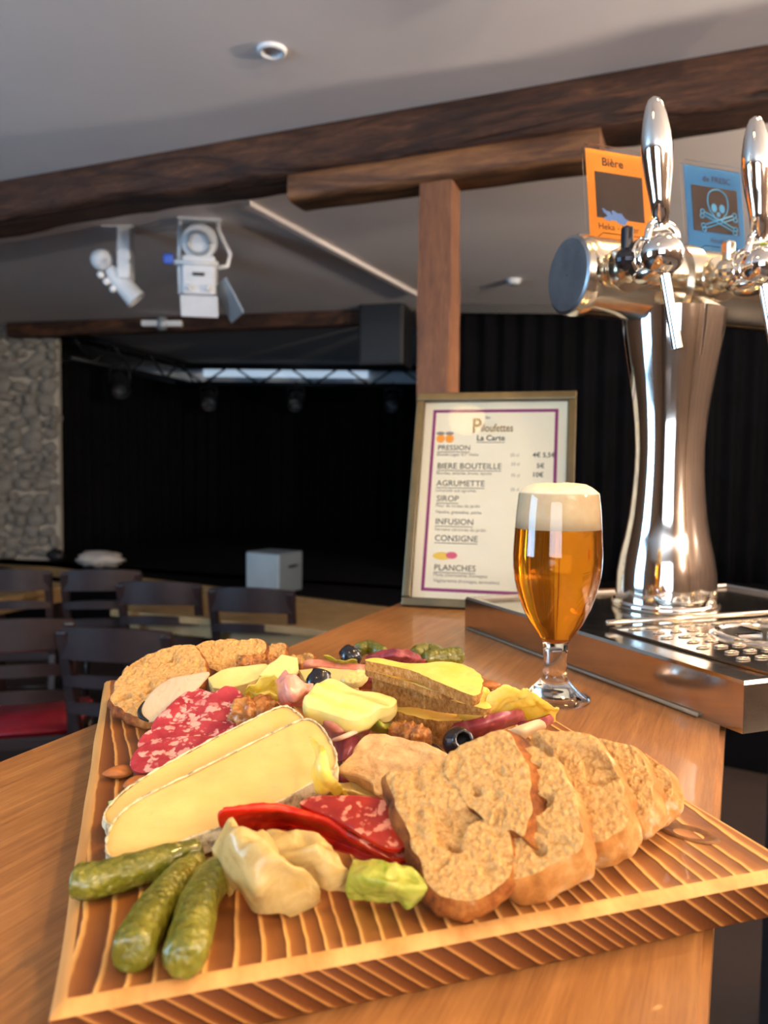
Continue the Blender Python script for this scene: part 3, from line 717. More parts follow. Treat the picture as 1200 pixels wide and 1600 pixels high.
def ring(cx, cy, rx, ry, th, n=40, a0=0, a1=2*math.pi):
    return tube([(cx+rx*math.cos(a0+(a1-a0)*i/n), cy+ry*math.sin(a0+(a1-a0)*i/n), 0) for i in range(n+1)], th, 6)
def disc(cx, cy, rx, ry, n=20): return [Vector((cx+rx*math.cos(2*math.pi*i/n), cy+ry*math.sin(2*math.pi*i/n), 0)) for i in range(n)], [tuple(range(n))]
def b_blue(P, w_, h_):
    r = [Part('picture_panel', *P(box(w_*.80, h_*.52, .0006, (0, h_*.57, .0006))), 'card_inkpanel', False)]
    cx, cy = .004, h_*.60; sk = []
    sk.append(tube([(-.0135, -.006, 0), (-.0165, .006, 0), (-.013, .019, 0), (0, .0245, 0), (.013, .019, 0), (.0165, .006, 0), (.0135, -.006, 0), (.008, -.012, 0), (.006, -.017, 0), (-.006, -.017, 0), (-.008, -.012, 0), (-.0135, -.006, 0)], .0009, 6, 60))
    for s in (-1, 1):
        sk.append(tube([(s*-.024, -.026, 0), (s*.022, -.009, 0)], .0012, 6)); sk.append(tube([(s*-.022, -.030, 0), (s*.024, -.013, 0)], .0009, 6))
        for e in ((.026, -.008), (.027, -.014), (-.026, -.027), (-.025, -.032)): sk.append(ring(s*e[0], e[1], .003, .003, .0008, 16))
    r.append(Part('skull_and_bones', *P(join(*sk), .0012, cx, cy), 'card_lblue', True))
    for (x, y, a, b) in ((-.0065, -.001, .0045, .0058), (.0065, -.001, .0045, .0058), (0, -.0095, .003, .0034)):
        r.append(Part('eye_socket', *P(disc(x, y, a, b), .0012, cx, cy), 'card_lblue', False))
    r += [txt(P, 'de FRESC', .0115, -.018, h_*.89, 'card_ink', bold=.0001), txt(P, 'Abadies', .0095, -.012, h_*.19, 'card_ink')]
    return r
def b_green(P, w_, h_): return [Part('picture_panel', *P(box(w_*.80, h_*.5, .0006, (0, h_*.58, .0006))), 'card_inkpanel', False)]
card(-.070, 'orange', 'orange tap card in a clear holder on the left of the beer tower', b_orange)
card(.078, 'blue', 'blue tap card with a skull and crossbones in a clear holder', b_blue)
card(.195, 'green', 'green tap card cut by the right picture edge', b_green)

# ================================================================== MENU FRAME
MT['frame_metal'] = plain('antique_gold_frame', S('#6e6248'), .35, .75, var=S('#57503f'), vscale=20)
MT['paper'] = plain('cream_paper', S('#eee6c8'), .7, var=S('#ebe2c2'), vscale=10)
MT['purple'] = plain('purple_print', S('#8a3068'), .6)
MT['ink'] = plain('grey_ink', S('#4a443f'), .7); MT['ink2'] = plain('soft_ink', S('#8f857a'), .7); MT['goldink'] = plain('gold_ink', S('#8f7448'), .6)
MT['pane'] = plain('picture_glass', (1, 1, 1, 1), .02, trans=1.0, ior=1.12)
MT['pic_orange'] = plain('print_orange', S('#f09a30'), .6); MT['pic_yellow'] = plain('print_yellow', S('#e8c04a'), .6); MT['pic_pink'] = plain('print_pink', S('#d05a74'), .6)
BL = atz(628, 947, BAR); MX = Vector((.97, -.24, 0)).normalized(); back = Vector((.24, .97, 0)).normalized()
MY = (Vector((0, 0, 1))*.339+back*.106).normalized(); MN = MX.cross(MY).normalized()
if MN.y > 0: MN = -MN
MW, MH, RW = .256, .352, .0135
MF = Matrix(((MX.x, MY.x, MN.x, BL.x), (MX.y, MY.y, MN.y, BL.y), (MX.z, MY.z, MN.z, BL.z+.0005), (0, 0, 0, 1)))
def mp(vf, x=0, y=0, z=0): return xf(vf, MF @ Matrix.Translation((x, y, z)))
def inpl(px, py):
    p = MF.inverted() @ onpl(px, py, BL+MN*.001, MN); return p.x, p.y
ps = []
for (cx, cy, sx, sy) in ((MW/2, RW/2, MW, RW), (MW/2, MH-RW/2, MW, RW), (RW/2, MH/2, RW, MH-2*RW), (MW-RW/2, MH/2, RW, MH-2*RW)):
    ps.append(Part('frame_rail', *mp(box(sx, sy, .016, (cx, cy, .0), .002)), 'frame_metal', False))
ps.append(Part('back_board', *mp(box(MW-.006, MH-.006, .003, (MW/2, MH/2, -.0065))), 'black_plastic', False))
paper_subs = []
bx0, by1 = inpl(669, 637); bx1, _ = inpl(872, 640); _, by0 = inpl(668, 922); bx0 = RW+.014; bx1 = MW-RW-.014; by0 = RW+.012; by1 = MH-RW-.013
for (a, b, c_, d_) in ((bx0, by0, bx1, by0+.005), (bx0, by1-.005, bx1, by1), (bx0, by0+.005, bx0+.005, by1-.005), (bx1-.005, by0+.005, bx1, by1-.005)):
    paper_subs.append(Part('printed_border', *mp(box(c_-a, d_-b, .0003, ((a+c_)/2, (b+d_)/2, -.0032))), 'purple', False))
def mtext(s, px, py, cap, mat='ink', under=False, **kw):
    x, y = inpl(px, py); v = text_vf(s, cap/.7, **kw)
    paper_subs.append(Part('lettering', *mp(v, x, y, -.003), mat, False))
    if under:
        wv = max(p.x for p in v[0]); paper_subs.append(Part('underline', *mp(box(wv, .0009, .0002, (wv/2, -.0032, 0)), x, y, -.003), mat, False))
K = 1.2/1200
mtext('les', 758, 653, 5*K, 'ink'); mtext('P', 736, 675, 25*K, 'goldink', bold=.0005, sx=.85); mtext('iloufettes', 751, 673, 13*K, 'goldink', sx=.74, bold=.0002)
mtext('La Carte', 744, 687, 9*K, 'ink', under=True, bold=.0002)
for s, x, y, c_ in (('PRESSION', 683, 702, 9), ('BIERE BOUTEILLE', 682, 731, 10), ('AGRUMETTE', 681, 758, 10), ('SIROP', 681, 782, 10), ('INFUSION', 679, 818, 10), ('CONSIGNE', 678, 844, 10), ('PLANCHES', 677, 890, 10)):
    mtext(s, x, y, c_*K*.95, 'ink', under=True)
for s, x, y in (('Blonde Lager 4,7° Heka', 682, 711), ('Blondes, ambrée, brune, épicée', 681, 740), ('Limonade aux agrumes', 680, 767), ('Fleur de sureau du jardin', 680, 791), ('Menthe, grenadine, pêche', 680, 801), ('Verveine citronnée du jardin', 678, 828), ('Mixte (charcuterie, fromages)', 676, 899), ('Végétarienne (fromages, tartinables)', 676, 908)):
    mtext(s, x, y, 5.0*K, 'ink2', sx=.98)
for s, x, y in (('25 cl', 797, 712), ('33 cl', 798, 726), ('75 cl', 798, 744), ('25 cl', 797, 766)): mtext(s, x, y, 5*K, 'ink2')
for s, x, y in (('4€ 5,5€', 832, 713), ('5€', 838, 730), ('10€', 831, 744)): mtext(s, x, y, 7.5*K, 'ink', bold=.00015)
for (px, py, a, b, m_) in ((688, 684, 7, 7, 'pic_orange'), (702, 684, 7, 7, 'pic_orange'), (690, 868, 15, 6, 'pic_yellow'), (705, 867, 9, 5.5, 'pic_pink')):
    x, y = inpl(px, py); paper_subs.append(Part('printed_picture', *mp(disc(0, 0, a*K, b*K), x, y, -.0029 if m_ != 'pic_pink' else -.0027), m_, False))
for px in (688, 702):
    x, y = inpl(px, 676); paper_subs.append(Part('printed_picture', *mp(disc(0, 0, 7*K, 3*K), x, y, -.0028), 'ink2', False))
ps.append(Part('menu_sheet', *mp(box(MW-2*RW+.004, MH-2*RW+.004, .0008, (MW/2, MH/2, -.004))), 'paper', False, None, paper_subs))
ps.append(Part('glass_pane', *mp(box(MW-2*RW+.002, MH-2*RW+.002, .0012, (MW/2, MH/2, .0015))), 'pane', False))
q0 = MF @ Vector((MW/2, MH*.62, -.012)); q1 = Vector((q0.x+back.x*.07, q0.y+back.y*.07, BAR+.001))
ps.append(Part('easel_strut', *beam_between(q0, q1, .004, .05, .001, MX), 'black_plastic', False))
thing('menu_frame', 'bronze framed drinks menu leaning back on the bar counter', 'menu', ps)

# ================================================================== BEER GLASS
MT['glass'] = plain('clear_glass', (1, 1, 1, 1), .0, trans=1.0, ior=1.46)
t = NT('amber_beer'); MT['beer'] = t.set((.88, .31, .012, 1), .02, trans=.80, ior=1.33, spec=.5)
MT['foam'] = plain('beer_foam', S('#f3e2bd'), .6, var=S('#eed8ac'), vscale=160, bump=(600, .25, .0006), sss=.5, sssr=(.006, .004, .002))
gb = atz(866, 1092, BAR); GD = gb.y
def gz(y): return aty(864, y, GD).z-BAR
def gr_(wd): return wd/2/1200*GD
G = [(740+yc/2.4, wd) for yc, wd in ((78, 124), (140, 130), (210, 134), (300, 138), (350, 137), (400, 132), (450, 121), (500, 107), (560, 83), (600, 61), (622, 46), (640, 40), (670, 37), (710, 36), (750, 39), (775, 46), (795, 60))]
outer = [(gr_(wd), gz(y)) for y, wd in G]; ftop = outer[-1]
fr = gr_(112)
foot = [(gr_(82), .0062), (gr_(100), .0038), (fr, .0026), (fr, .0012), (fr-.001, 0), (.004, .0012), (.0001, .0016)]
foot = [p for p in foot]
inner = []
for (r, z) in outer:
    if z > gz(740+622/2.4): inner.append((r-.0017, z))
zb = gz(740+628/2.4); inner.append((.006, zb+.001)); inner.append((.0003, zb))
rim = [(outer[0][0]-.0002, outer[0][1]+.0008), (outer[0][0]-.0009, outer[0][1]+.0012), (outer[0][0]-.0015, outer[0][1]+.0008)]
prof = [foot[-1]]+list(reversed(foot[:-1]))+list(reversed(outer))+rim+inner
vg = lathe(prof, 72, (gb.x, gb.y, BAR+.0003), False)
zbeer = gz(826); bp_ = [(r-.0014, z) for r, z in outer if gz(740+622/2.4) < z < zbeer-.001]
def rad_at(z):
    for i in range(len(outer)-1):
        (r0, z0), (r1, z1) = outer[i], outer[i+1]
        if z1 <= z <= z0: return r1+(r0-r1)*(z-z1)/(z0-z1)
    return outer[0][0]
bprof = [(.0003, zb-.0003), (.006, zb+.0007)]+list(reversed(bp_))+[(rad_at(zbeer)-.0014, zbeer), (.0003, zbeer)]
vb = lathe(bprof, 72, (gb.x, gb.y, BAR+.0003), False)
zt = outer[0][1]; ra = rad_at(zbeer)-.0014; rb = outer[0][0]-.0014
fprof = [(.0003, zbeer+.0001), (ra, zbeer+.0001), (rad_at((zbeer+zt)/2)-.0014, (zbeer+zt)/2), (rb, zt-.001), (rb+.0008, zt+.0018), (rb*.97, zt+.0034), (rb*.86, zt+.0062), (rb*.68, zt+.0088), (rb*.4, zt+.0098), (rb*.15, zt+.0100), (.0003, zt+.0100)]
vf_ = lathe(fprof, 72, (gb.x, gb.y, BAR+.0003), False)
vf_ = ([p+Vector((0, 0, .0016*noise.noise(p*70)+.0008*noise.noise(p*200))) if p.z > BAR+zt+.001 else p for p in vf_[0]], vf_[1])
thing('beer_glass', 'tulip glass of amber beer with a thick cream head', 'glass', [Part('glass_body', *vg, 'glass'), Part('beer', *vb, 'beer', True, 50), Part('foam_head', *vf_, 'foam')])

# ================================================================== SERVING BOARD
TOPZ = BAR+BT
b00 = atz(76, 1583, TOPZ); b01 = atz(163, 1062, TOPZ); ey = (b01-b00); BLn = ey.length; ey.normalize(); ex = Vector((ey.y, -ey.x, 0))
b10 = atz(1269, 1362, TOPZ); BWd = (b10-b00).dot(ex)
def board_mat(name_, zf, lo_, hi_, tint):
    t = NT(name_)
    tc = t.n('ShaderNodeTexCoord'); sep = t.n('ShaderNodeSeparateXYZ'); t.l(tc.outputs['Object'], sep.inputs[0])
    def comb(x, y, z=0.0):
        c = t.n('ShaderNodeCombineXYZ')
        for i, v in enumerate((x, y, z)):
            if hasattr(v, 'is_output'): t.l(v, c.inputs[i])
            else: c.inputs[i].default_value = v
        return c.outputs[0]
    xz = t.math('ADD', sep.outputs['X'], t.math('MULTIPLY', sep.outputs['Z'], zf))
    wander = t.noise(5.5, 2, .5, co=comb(xz, t.math('MULTIPLY', sep.outputs['Y'], .30)))           # growth rings drift and change spacing
    wig = t.noise(26, 3, .55, co=comb(t.math('MULTIPLY', xz, .35), t.math('MULTIPLY', sep.outputs['Y'], .8)))
    u = t.math('ADD', t.math('ADD', xz, t.math('MULTIPLY', wander, .12)), t.math('MULTIPLY', wig, .0055))
    ph = t.math('DIVIDE', u, .0098); saw = t.math('FRACT', ph); idx = t.math('FLOOR', ph)
    wn_ = t.n('ShaderNodeTexWhiteNoise', noise_dimensions='1D'); t.l(idx, wn_.inputs['W'])
    fine = t.noise(420, 4, .6, co=t.coord((1, .05, 1)))
    scorch = t.noise(13, 4, .6, co=comb(sep.outputs['X'], t.math('MULTIPLY', sep.outputs['Y'], .55)))
    amt = t.math('ADD', t.math('MULTIPLY', scorch, 1.5), t.math('MULTIPLY', wn_.outputs['Value'], .75))
    amt = t.ramp(amt, [(lo_, (.12, .12, .12)), (hi_, (1, 1, 1))])
    base = t.ramp(saw, [(0, S('#efbf78')), (.14, S('#e8b268')), (.3, S('#d99a50')), (.75, S('#cc8a42')), (.97, S('#c07c38')), (1, S('#dba35a'))])
    dark = t.ramp(saw, [(0, S('#e8b870')), (.12, S('#d89c52')), (.20, S('#935824')), (.5, S('#7c471b')), (.9, S('#5a2e0e')), (.97, S('#6e3d14')), (1, S('#c48a48'))])
    c1 = t.mix(amt, base, dark)
    c1 = t.mix(t.math('MULTIPLY', fine, .28), c1, S('#8a5426'), 'MIX')
    ridge = t.ramp(saw, [(0, (1, 1, 1)), (.12, (.85, .85, .85)), (.3, (.3, .3, .3)), (.9, (.1, .1, .1)), (1, (1, 1, 1))])
    t.bump(t.math('ADD', t.math('MULTIPLY', ridge, .8), t.math('MULTIPLY', fine, .4)), .5, .0009)
    return t.set(t.mix(1.0, c1, tint, 'MULTIPLY'), .5, coat=.1)
MT['board'] = board_mat('scorched_pine_board', .9, .52, .92, (1, 1, 1, 1))
MT['board_end'] = board_mat('scorched_shaded_end_grain', 1.3, .25, .7, (.56, .47, .38, 1))  # dark scorched end grain; the tint also carries the shade of the front face
t = NT('pale_board_edge'); co_e = t.coord((1, .1, 1)); c1 = t.ramp(t.noise(60, 4, co=co_e), [(.3, S('#b87c3c')), (.7, S('#dca864'))]); t.bump(t.noise(200, 3, co=co_e), .2, .0006); MT['board_edge'] = t.set(c1, .5)
MT['knot'] = plain('pine_knot', S('#7a4a20'), .5, var=S('#4e2a0e'), vscale=160, bump=(320, .6, .0008))
bm = bmesh.new()
nx, ny = 74, 96; grid = []
CH_ = .0055                                        # chamfer width of the worn edge
xs = [0, .002, CH_]+[CH_+(BWd-2*CH_)*i/nx for i in range(1, nx)]+[BWd-CH_, BWd-.002, BWd]
ys = [0, .002, CH_]+[CH_+(BLn-2*CH_)*i/ny for i in range(1, ny)]+[BLn-CH_, BLn-.002, BLn]
vs, fs, fe = [], [], []
def edge_drop(x, y):
    d = min(x, BWd-x, y, BLn-y); k = max(0, 1-d/CH_); return .0034*k*k
for j, y in enumerate(ys):
    for i, x in enumerate(xs):
        wob = .0012*noise.noise(Vector((x*12, y*12, 3)))
        xx = x+(wob if x in (0, .002) or x > BWd-.003 else 0); yy = y+(wob if y in (0, .002) or y > BLn-.003 else 0)
        vs.append(Vector((xx, yy, BT-edge_drop(x, y)+.0003*noise.noise(Vector((x*140, y*12, 0)))*(edge_drop(x, y) == 0))))
W_ = len(xs)
top_f, edge_f = [], []
for j in range(len(ys)-1):
    for i in range(W_-1):
        f = (j*W_+i, j*W_+i+1, (j+1)*W_+i+1, (j+1)*W_+i)
        (edge_f if (i < 2 or i >= W_-3 or j < 2 or j >= len(ys)-3) else top_f).append(f)
# sides
loopi = [i for i in range(W_)]+[j*W_+W_-1 for j in range(1, len(ys))]+[(len(ys)-1)*W_+i for i in range(W_-2, -1, -1)]+[j*W_ for j in range(len(ys)-2, 0, -1)]
k0_ = len(vs); 
for i in loopi: p = vs[i]; vs.append(Vector((p.x, p.y, .0022)))
k1_ = len(vs)
for i in loopi:
    p = vs[i]; cx, cy = BWd/2, BLn/2; vs.append(Vector((p.x+(cx-p.x)*.008, p.y+(cy-p.y)*.006, 0)))
n_ = len(loopi); side_f = []
for i in range(n_):
    a, b = loopi[i], loopi[(i+1) % n_]; side_f.append((a, b, k0_+(i+1) % n_, k0_+i)); side_f.append((k0_+i, k0_+(i+1) % n_, k1_+(i+1) % n_, k1_+i))
side_f.append(tuple(k1_+i for i in range(n_-1, -1, -1)))
bo = mesh_obj('serving_board', vs, top_f+edge_f+side_f, 'board', True, 40); COL.objects.link(bo)
bo.data.materials.append(MT['board_edge'])
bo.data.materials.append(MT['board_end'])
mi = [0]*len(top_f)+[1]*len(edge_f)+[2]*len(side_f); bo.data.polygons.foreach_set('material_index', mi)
bo.location = (b00.x, b00.y, BAR+.0004); bo.rotation_euler = (0, 0, math.atan2(ex.y, ex.x))
tag(bo, 'scorched striped wooden serving board laid out on the bar counter', 'board')
kp = atz(1076, 1304, TOPZ); M = Matrix.Rotation(-bo.rotation_euler.z, 4, 'Z'); kl = M @ (kp-Vector(bo.location))
kv = lathe([(.0098, .0002), (.0086, .0009), (.0068, .0003), (.004, -.0002), (.0004, -.0001)], 28, (0, 0, 0), False)
ko = mesh_obj('knot', [Vector((p.x*.9, p.y*1.6, p.z*1.2)) for p in kv[0]], kv[1], 'knot'); COL.objects.link(ko); ko.parent = bo; ko.location = (kl.x, kl.y, BT); ko.rotation_euler = (0, 0, R(35))

# ================================================================== FOOD MATERIALS
def food(name, stops, scale, rough=.5, bump=None, sss=.15, rad=(.006, .003, .0015), coat=0, detail=5, dist=0, spec=.4):
    t = NT(name); c = t.ramp(t.noise(scale, detail, .6, dist), stops)
    if bump: t.bump(t.noise(bump[0], 5, .65), bump[1], bump[2])
    return t.set(c, rough, sss=sss, sssr=rad, coat=coat, spec=spec)
t = NT('bread_crumb'); c1 = t.ramp(t.noise(300, 6, .7), [(.28, S('#a2743e')), (.44, S('#c9995c')), (.7, S('#e2bc80'))])
vo = t.n('ShaderNodeTexVoronoi', i_Scale=520.0, feature='SMOOTH_F1'); t.l(t.coord(), vo.inputs['Vector'])
c1 = t.mix(t.ramp(vo.outputs['Distance'], [(.05, (1, 1, 1)), (.55, (0, 0, 0))]), c1, S('#e0b472'))
t.bump(t.math('ADD', t.noise(260, 6, .75), t.math('MULTIPLY', vo.outputs['Distance'], -.8)), .9, .0022); MT['crumb'] = t.set(c1, .85, sss=.12, sssr=(.004, .0025, .0012), spec=.2)
t = NT('bread_crust'); c1 = t.ramp(t.noise(70, 6, .65), [(.34, S('#45200a')), (.5, S('#8a4c1a')), (.7, S('#b87836'))])
c1 = t.mix(t.ramp(t.noise(38, 4, .6), [(.64, (0, 0, 0)), (.78, (.7, .7, .7))]), c1, S('#dcc8a4')); t.bump(t.noise(240, 6, .7), .8, .0016); MT['crust'] = t.set(c1, .7, spec=.3)
t = NT('golden_bread_crust'); c1 = t.ramp(t.noise(55, 6, .6), [(.3, S('#8e5420')), (.5, S('#b97e3e')), (.7, S('#d4a566'))])
c1 = t.mix(t.ramp(t.noise(60, 4, .6), [(.58, (0, 0, 0)), (.74, (.8, .8, .8))]), c1, S('#e8d8ba')); t.bump(t.noise(220, 6, .7), .7, .0014); MT['crust_pale'] = t.set(c1, .65, spec=.3)
MT['brie'] = food('brie_paste', [(.3, S('#dcb76c')), (.6, S('#e5c278')), (.8, S('#d0a55a'))], 40, .24, (70, .3, .0016), .35, (.010, .006, .002), coat=.45)
MT['brie_rind'] = food('white_mould_rind', [(.34, S('#8a7f68')), (.5, S('#d2c49c')), (.75, S('#ebdfba'))], 150, .8, (330, .9, .0016), .1)
MT['soft_cheese'] = food('pale_yellow_cheese', [(.3, S('#e8cd7c')), (.65, S('#efda94')), (.85, S('#e2c472'))], 45, .35, (80, .15, .001), .3, (.008, .005, .002), coat=.15)
MT['butter'] = food('butter_yellow', [(.3, S('#ecd470')), (.65, S('#f2e090'))], 50, .35, (120, .18, .0008), .35, (.008, .006, .002), coat=.15)
MT['tomme'] = food('yellow_tomme', [(.3, S('#e8be4c')), (.6, S('#f0d070')), (.85, S('#dfb040'))], 60, .38, (150, .3, .0009), .25, (.006, .004, .001), coat=.1)
t = NT('brown_cheese_rind'); c1 = t.ramp(t.noise(420, 7, .75, co=t.coord((1, 1, .6))), [(.3, S('#6e4116')), (.48, S('#a87638')), (.64, S('#c49a60')), (.8, S('#dcc298'))])
c1 = t.mix(t.ramp(t.noise(55, 5), [(.5, (0, 0, 0)), (.75, (.6, .6, .6))]), c1, S('#8a5a30')); t.bump(t.noise(420, 6, .75, co=t.coord((1, 1, .3))), .9, .0012); MT['tomme_rind'] = t.set(c1, .8, spec=.2)
def sausage(name, lean, lean2, fat, vscale, lo, hi, rough=.32, coat=.3, stretch=(1, 1, 1)):
    t = NT(name); co = t.coord(stretch)
    nz = t.noise(90, 3, co=co); mv = t.n('ShaderNodeVectorMath', operation='ADD'); t.l(co, mv.inputs[0])
    sc2 = t.n('ShaderNodeVectorMath', operation='SCALE'); sc2.inputs['Scale'].default_value = .02
    nv = t.n('ShaderNodeTexNoise', i_Scale=120.0, i_Detail=3.0); t.l(co, nv.inputs['Vector']); t.l(nv.outputs['Color'], sc2.inputs[0]); t.l(sc2.outputs[0], mv.inputs[1])
    vo = t.n('ShaderNodeTexVoronoi', i_Scale=vscale, feature='F1'); t.l(mv.outputs[0], vo.inputs['Vector'])
    f = t.ramp(vo.outputs['Distance'], [(lo, (1, 1, 1)), (hi, (0, 0, 0))])
    sep_ = t.n('ShaderNodeSeparateColor'); t.l(vo.outputs['Color'], sep_.inputs[0])
    f = t.math('MULTIPLY', f, t.ramp(sep_.outputs[0], [(.22, (0, 0, 0)), (.34, (1, 1, 1))]))
    c = t.mix(f, t.ramp(t.noise(60, 4, co=co), [(.35, lean), (.65, lean2)]), fat)
    t.bump(t.noise(200, 4), .3, .0007)
    return t.set(c, rough, sss=.2, sssr=(.006, .002, .001), coat=coat)
MT['salami'] = sausage('salami_meat', S('#9c2630'), S('#b8424a'), S('#e0a698'), 135, .40, .56, .38, .2)
MT['salami_casing'] = plain('salami_casing', S('#8c3a34'), .5, var=S('#6e2226'), vscale=60)
MT['chorizo'] = sausage('chorizo_meat', S('#8a2018'), S('#aa3020'), S('#dd8d70'), 110, .32, .5, .3, .3)
MT['chorizo_red'] = food('paprika_red_edge', [(.3, S('#9c1208')), (.5, S('#c0220c')), (.8, S('#d84a18'))], 90, .36, (140, .3, .0008), .2, (.006, .0015, .001), coat=.2)
t = NT('prosciutto'); co_p = t.coord((1, .25, 1), (0, 0, R(30))); c1 = t.ramp(t.noise(90, 5, .6, .6, co=co_p), [(.3, S('#d8796a')), (.5, S('#e4937f')), (.68, S('#efb79e')), (.8, S('#f4d0b4'))]); t.bump(t.noise(240, 4, co=co_p), .25, .0006); MT['ham'] = t.set(c1, .32, sss=.3, sssr=(.008, .003, .002), coat=.3)
t = NT('dark_cured_ham'); co_p = t.coord((1, .3, 1), (0, 0, R(60))); c1 = t.ramp(t.noise(110, 5, .6, .5, co=co_p), [(.32, S('#6f2430')), (.52, S('#94404a')), (.7, S('#b56a64')), (.8, S('#dca898'))]); t.bump(t.noise(260, 4, co=co_p), .3, .0006); MT['dark_ham'] = t.set(c1, .35, sss=.2, sssr=(.006, .002, .001), coat=.2)
MT['pink_fat'] = food('pale_pink_fat', [(.3, S('#ecb7a0')), (.7, S('#f3cfb4'))], 60, .35, (160, .2, .0006), .4)
def leaf(name, a, b, c, trl=.35, rough=.32):
    t = NT(name); co = t.coord((1, .35, 1), (0, 0, R(20))); col = t.ramp(t.noise(75, 5, .6, .8, co=co), [(.28, a), (.5, b), (.75, c)])
    t.bump(t.noise(170, 4, .6, .6, co=co), .4, .0011); m = t.set(col, rough, sss=.25, sssr=(.006, .006, .002), coat=.25)
    tr = t.n('ShaderNodeBsdfTranslucent'); t.l(col, tr.inputs[0]); mx = t.n('ShaderNodeMixShader'); mx.inputs[0].default_value = trl
    out = t.t.nodes['Material Output']; t.l(t.b.outputs[0], mx.inputs[1]); t.l(tr.outputs[0], mx.inputs[2]); t.l(mx.outputs[0], out.inputs[0]); return m
MT['leaf_pale'] = leaf('pale_lettuce', S('#d2ae5c'), S('#e2c884'), S('#c0944a'))
MT['leaf_yellow'] = leaf('yellow_lettuce', S('#e9cf3e'), S('#f2e070'), S('#f0e49a'))
MT['leaf_green'] = leaf('green_lettuce', S('#8ea22a'), S('#d2d460'), S('#ecdf8e'))
t = NT('radish_flesh'); MT['radish'] = leaf('radish_flesh', S('#e6cba0'), S('#ecd6b0'), S('#d9b48a'), .3)
MT['black_skin'] = plain('black_radish_skin', S('#0d0c0c'), .55)
t = NT('gherkin_skin'); c1 = t.ramp(t.noise(45, 5, .6), [(.28, S('#4d5012')), (.5, S('#6c6a1a')), (.75, S('#87822c'))]); vo = t.n('ShaderNodeTexVoronoi', i_Scale=260.0); t.l(t.coord(), vo.inputs['Vector'])
c1 = t.mix(t.ramp(vo.outputs['Distance'], [(.08, (.5, .5, .5)), (.4, (0, 0, 0))]), c1, S('#98934a')); t.bump(t.math('ADD', t.math('MULTIPLY', vo.outputs['Distance'], -.9), t.noise(150, 4)), .8, .0016); MT['gherkin'] = t.set(c1, .28, sss=.3, sssr=(.004, .006, .001), coat=.5)
MT['olive'] = plain('black_olive_skin', (.008, .008, .011, 1), .22, var=(.02, .02, .026, 1), vscale=120, coat=.3)
MT['olive_in'] = plain('olive_hollow', (.006, .005, .006, 1), .5)
t = NT('walnut_skin'); c1 = t.ramp(t.noise(150, 6, .65), [(.3, S('#6f3c12')), (.52, S('#a8692c')), (.72, S('#d3a05c'))]); t.bump(t.noise(300, 5), .5, .001); MT['walnut'] = t.set(c1, .4, sss=.1, coat=.15)
t = NT('almond_skin'); c1 = t.ramp(t.noise(260, 5, .6, co=t.coord((.2, 1, 1))), [(.3, S('#8e4a1c')), (.7, S('#c07a3c'))]); t.bump(t.noise(420, 4, co=t.coord((.2, 1, 1))), .5, .0008); MT['almond'] = t.set(c1, .55)
t = NT('pale_poultry'); c1 = t.ramp(t.noise(110, 6, .65, .6), [(.28, S('#b88a58')), (.5, S('#dcb27c')), (.75, S('#ebcb98'))]); t.bump(t.noise(240, 6, .7, .5), .7, .0016); MT['pate'] = t.set(c1, .6, sss=.2)

# ================================================================== FOOD SHAPES
def nrm(tilt, az=0):
    t_, a = R(tilt), R(az); return Vector((math.sin(t_)*math.sin(a), -math.sin(t_)*math.cos(a), math.cos(t_)))
def slab(px, P0, N, th, n=110, rings=18, amp=.0, fr=120, samp=.0, sfr=90, edge=.0012, bulge=.0, fn=None, pit=0, seed=0, ext=None, sharp=False, efn=None):
    N = N.normalized(); E = ext if ext is not None else -N*th
    pts = [onpl(x, y, P0, N) for x, y in px]
    cl = [cr(pts, i*len(pts)/n, True) for i in range(n)] if not sharp else [pts[int(i*len(pts)/n)].lerp(pts[(int(i*len(pts)/n)+1) % len(pts)], (i*len(pts)/n) % 1) for i in range(n)]
    c = sum(cl, Vector())/n; o = Vector((seed*3.1, seed*1.7, 0))
    def disp(p, s):
        d = amp*(noise.noise(p*fr+o)+.5*noise.noise(p*fr*2.3+o))
        if pit:
            q = noise.noise(p*fr*.34+o*2); d -= pit*max(0, q-.18)*3; q = noise.noise(p*fr*.16+o*3); d -= min(.0045, pit*max(0, q-.30)*26)
        if fn: d += fn(p, c)
        k = max(0, (s-.93)/.07); return d*(1-.4*k)-edge*k*k
    top, tf = [], []
    for j in range(rings+1):
        s = (j/rings)**.75
        for i in range(n):
            p = c.lerp(cl[i], max(s, 1e-3)); p = p+N*disp(p, s)
            if samp and s > .85:
                r_ = (cl[i]-c).normalized(); p = p+r_*samp*noise.noise(cl[i]*sfr+o)*(s-.85)/.15
            top.append(p)
    for j in range(rings):
        for i in range(n): tf.append((j*n+i, j*n+(i+1) % n, (j+1)*n+(i+1) % n, (j+1)*n+i))
    last = top[-n:]; sv, sf = list(last), []
    S_ = 5
    for k in range(1, S_+1):
        u = k/S_
        for i in range(n):
            r_ = (last[i]-c); r_ = (r_-N*r_.dot(N)).normalized()
            q = last[i]+E*u*(efn(last[i]) if efn else 1)+r_*(bulge*math.sin(math.pi*u)+(samp*.8*noise.noise((last[i]+E*u)*sfr*1.4+o) if k < S_ else -edge))
            sv.append(q)
    for k in range(S_):
        for i in range(n): sf.append((k*n+i, k*n+(i+1) % n, (k+1)*n+(i+1) % n, (k+1)*n+i))
    bo_ = [p.copy() for p in sv[-n:]]; kk = len(top); top += bo_; tf.append(tuple(kk+i for i in range(n-1, -1, -1)))
    return (top, tf), (sv, sf)
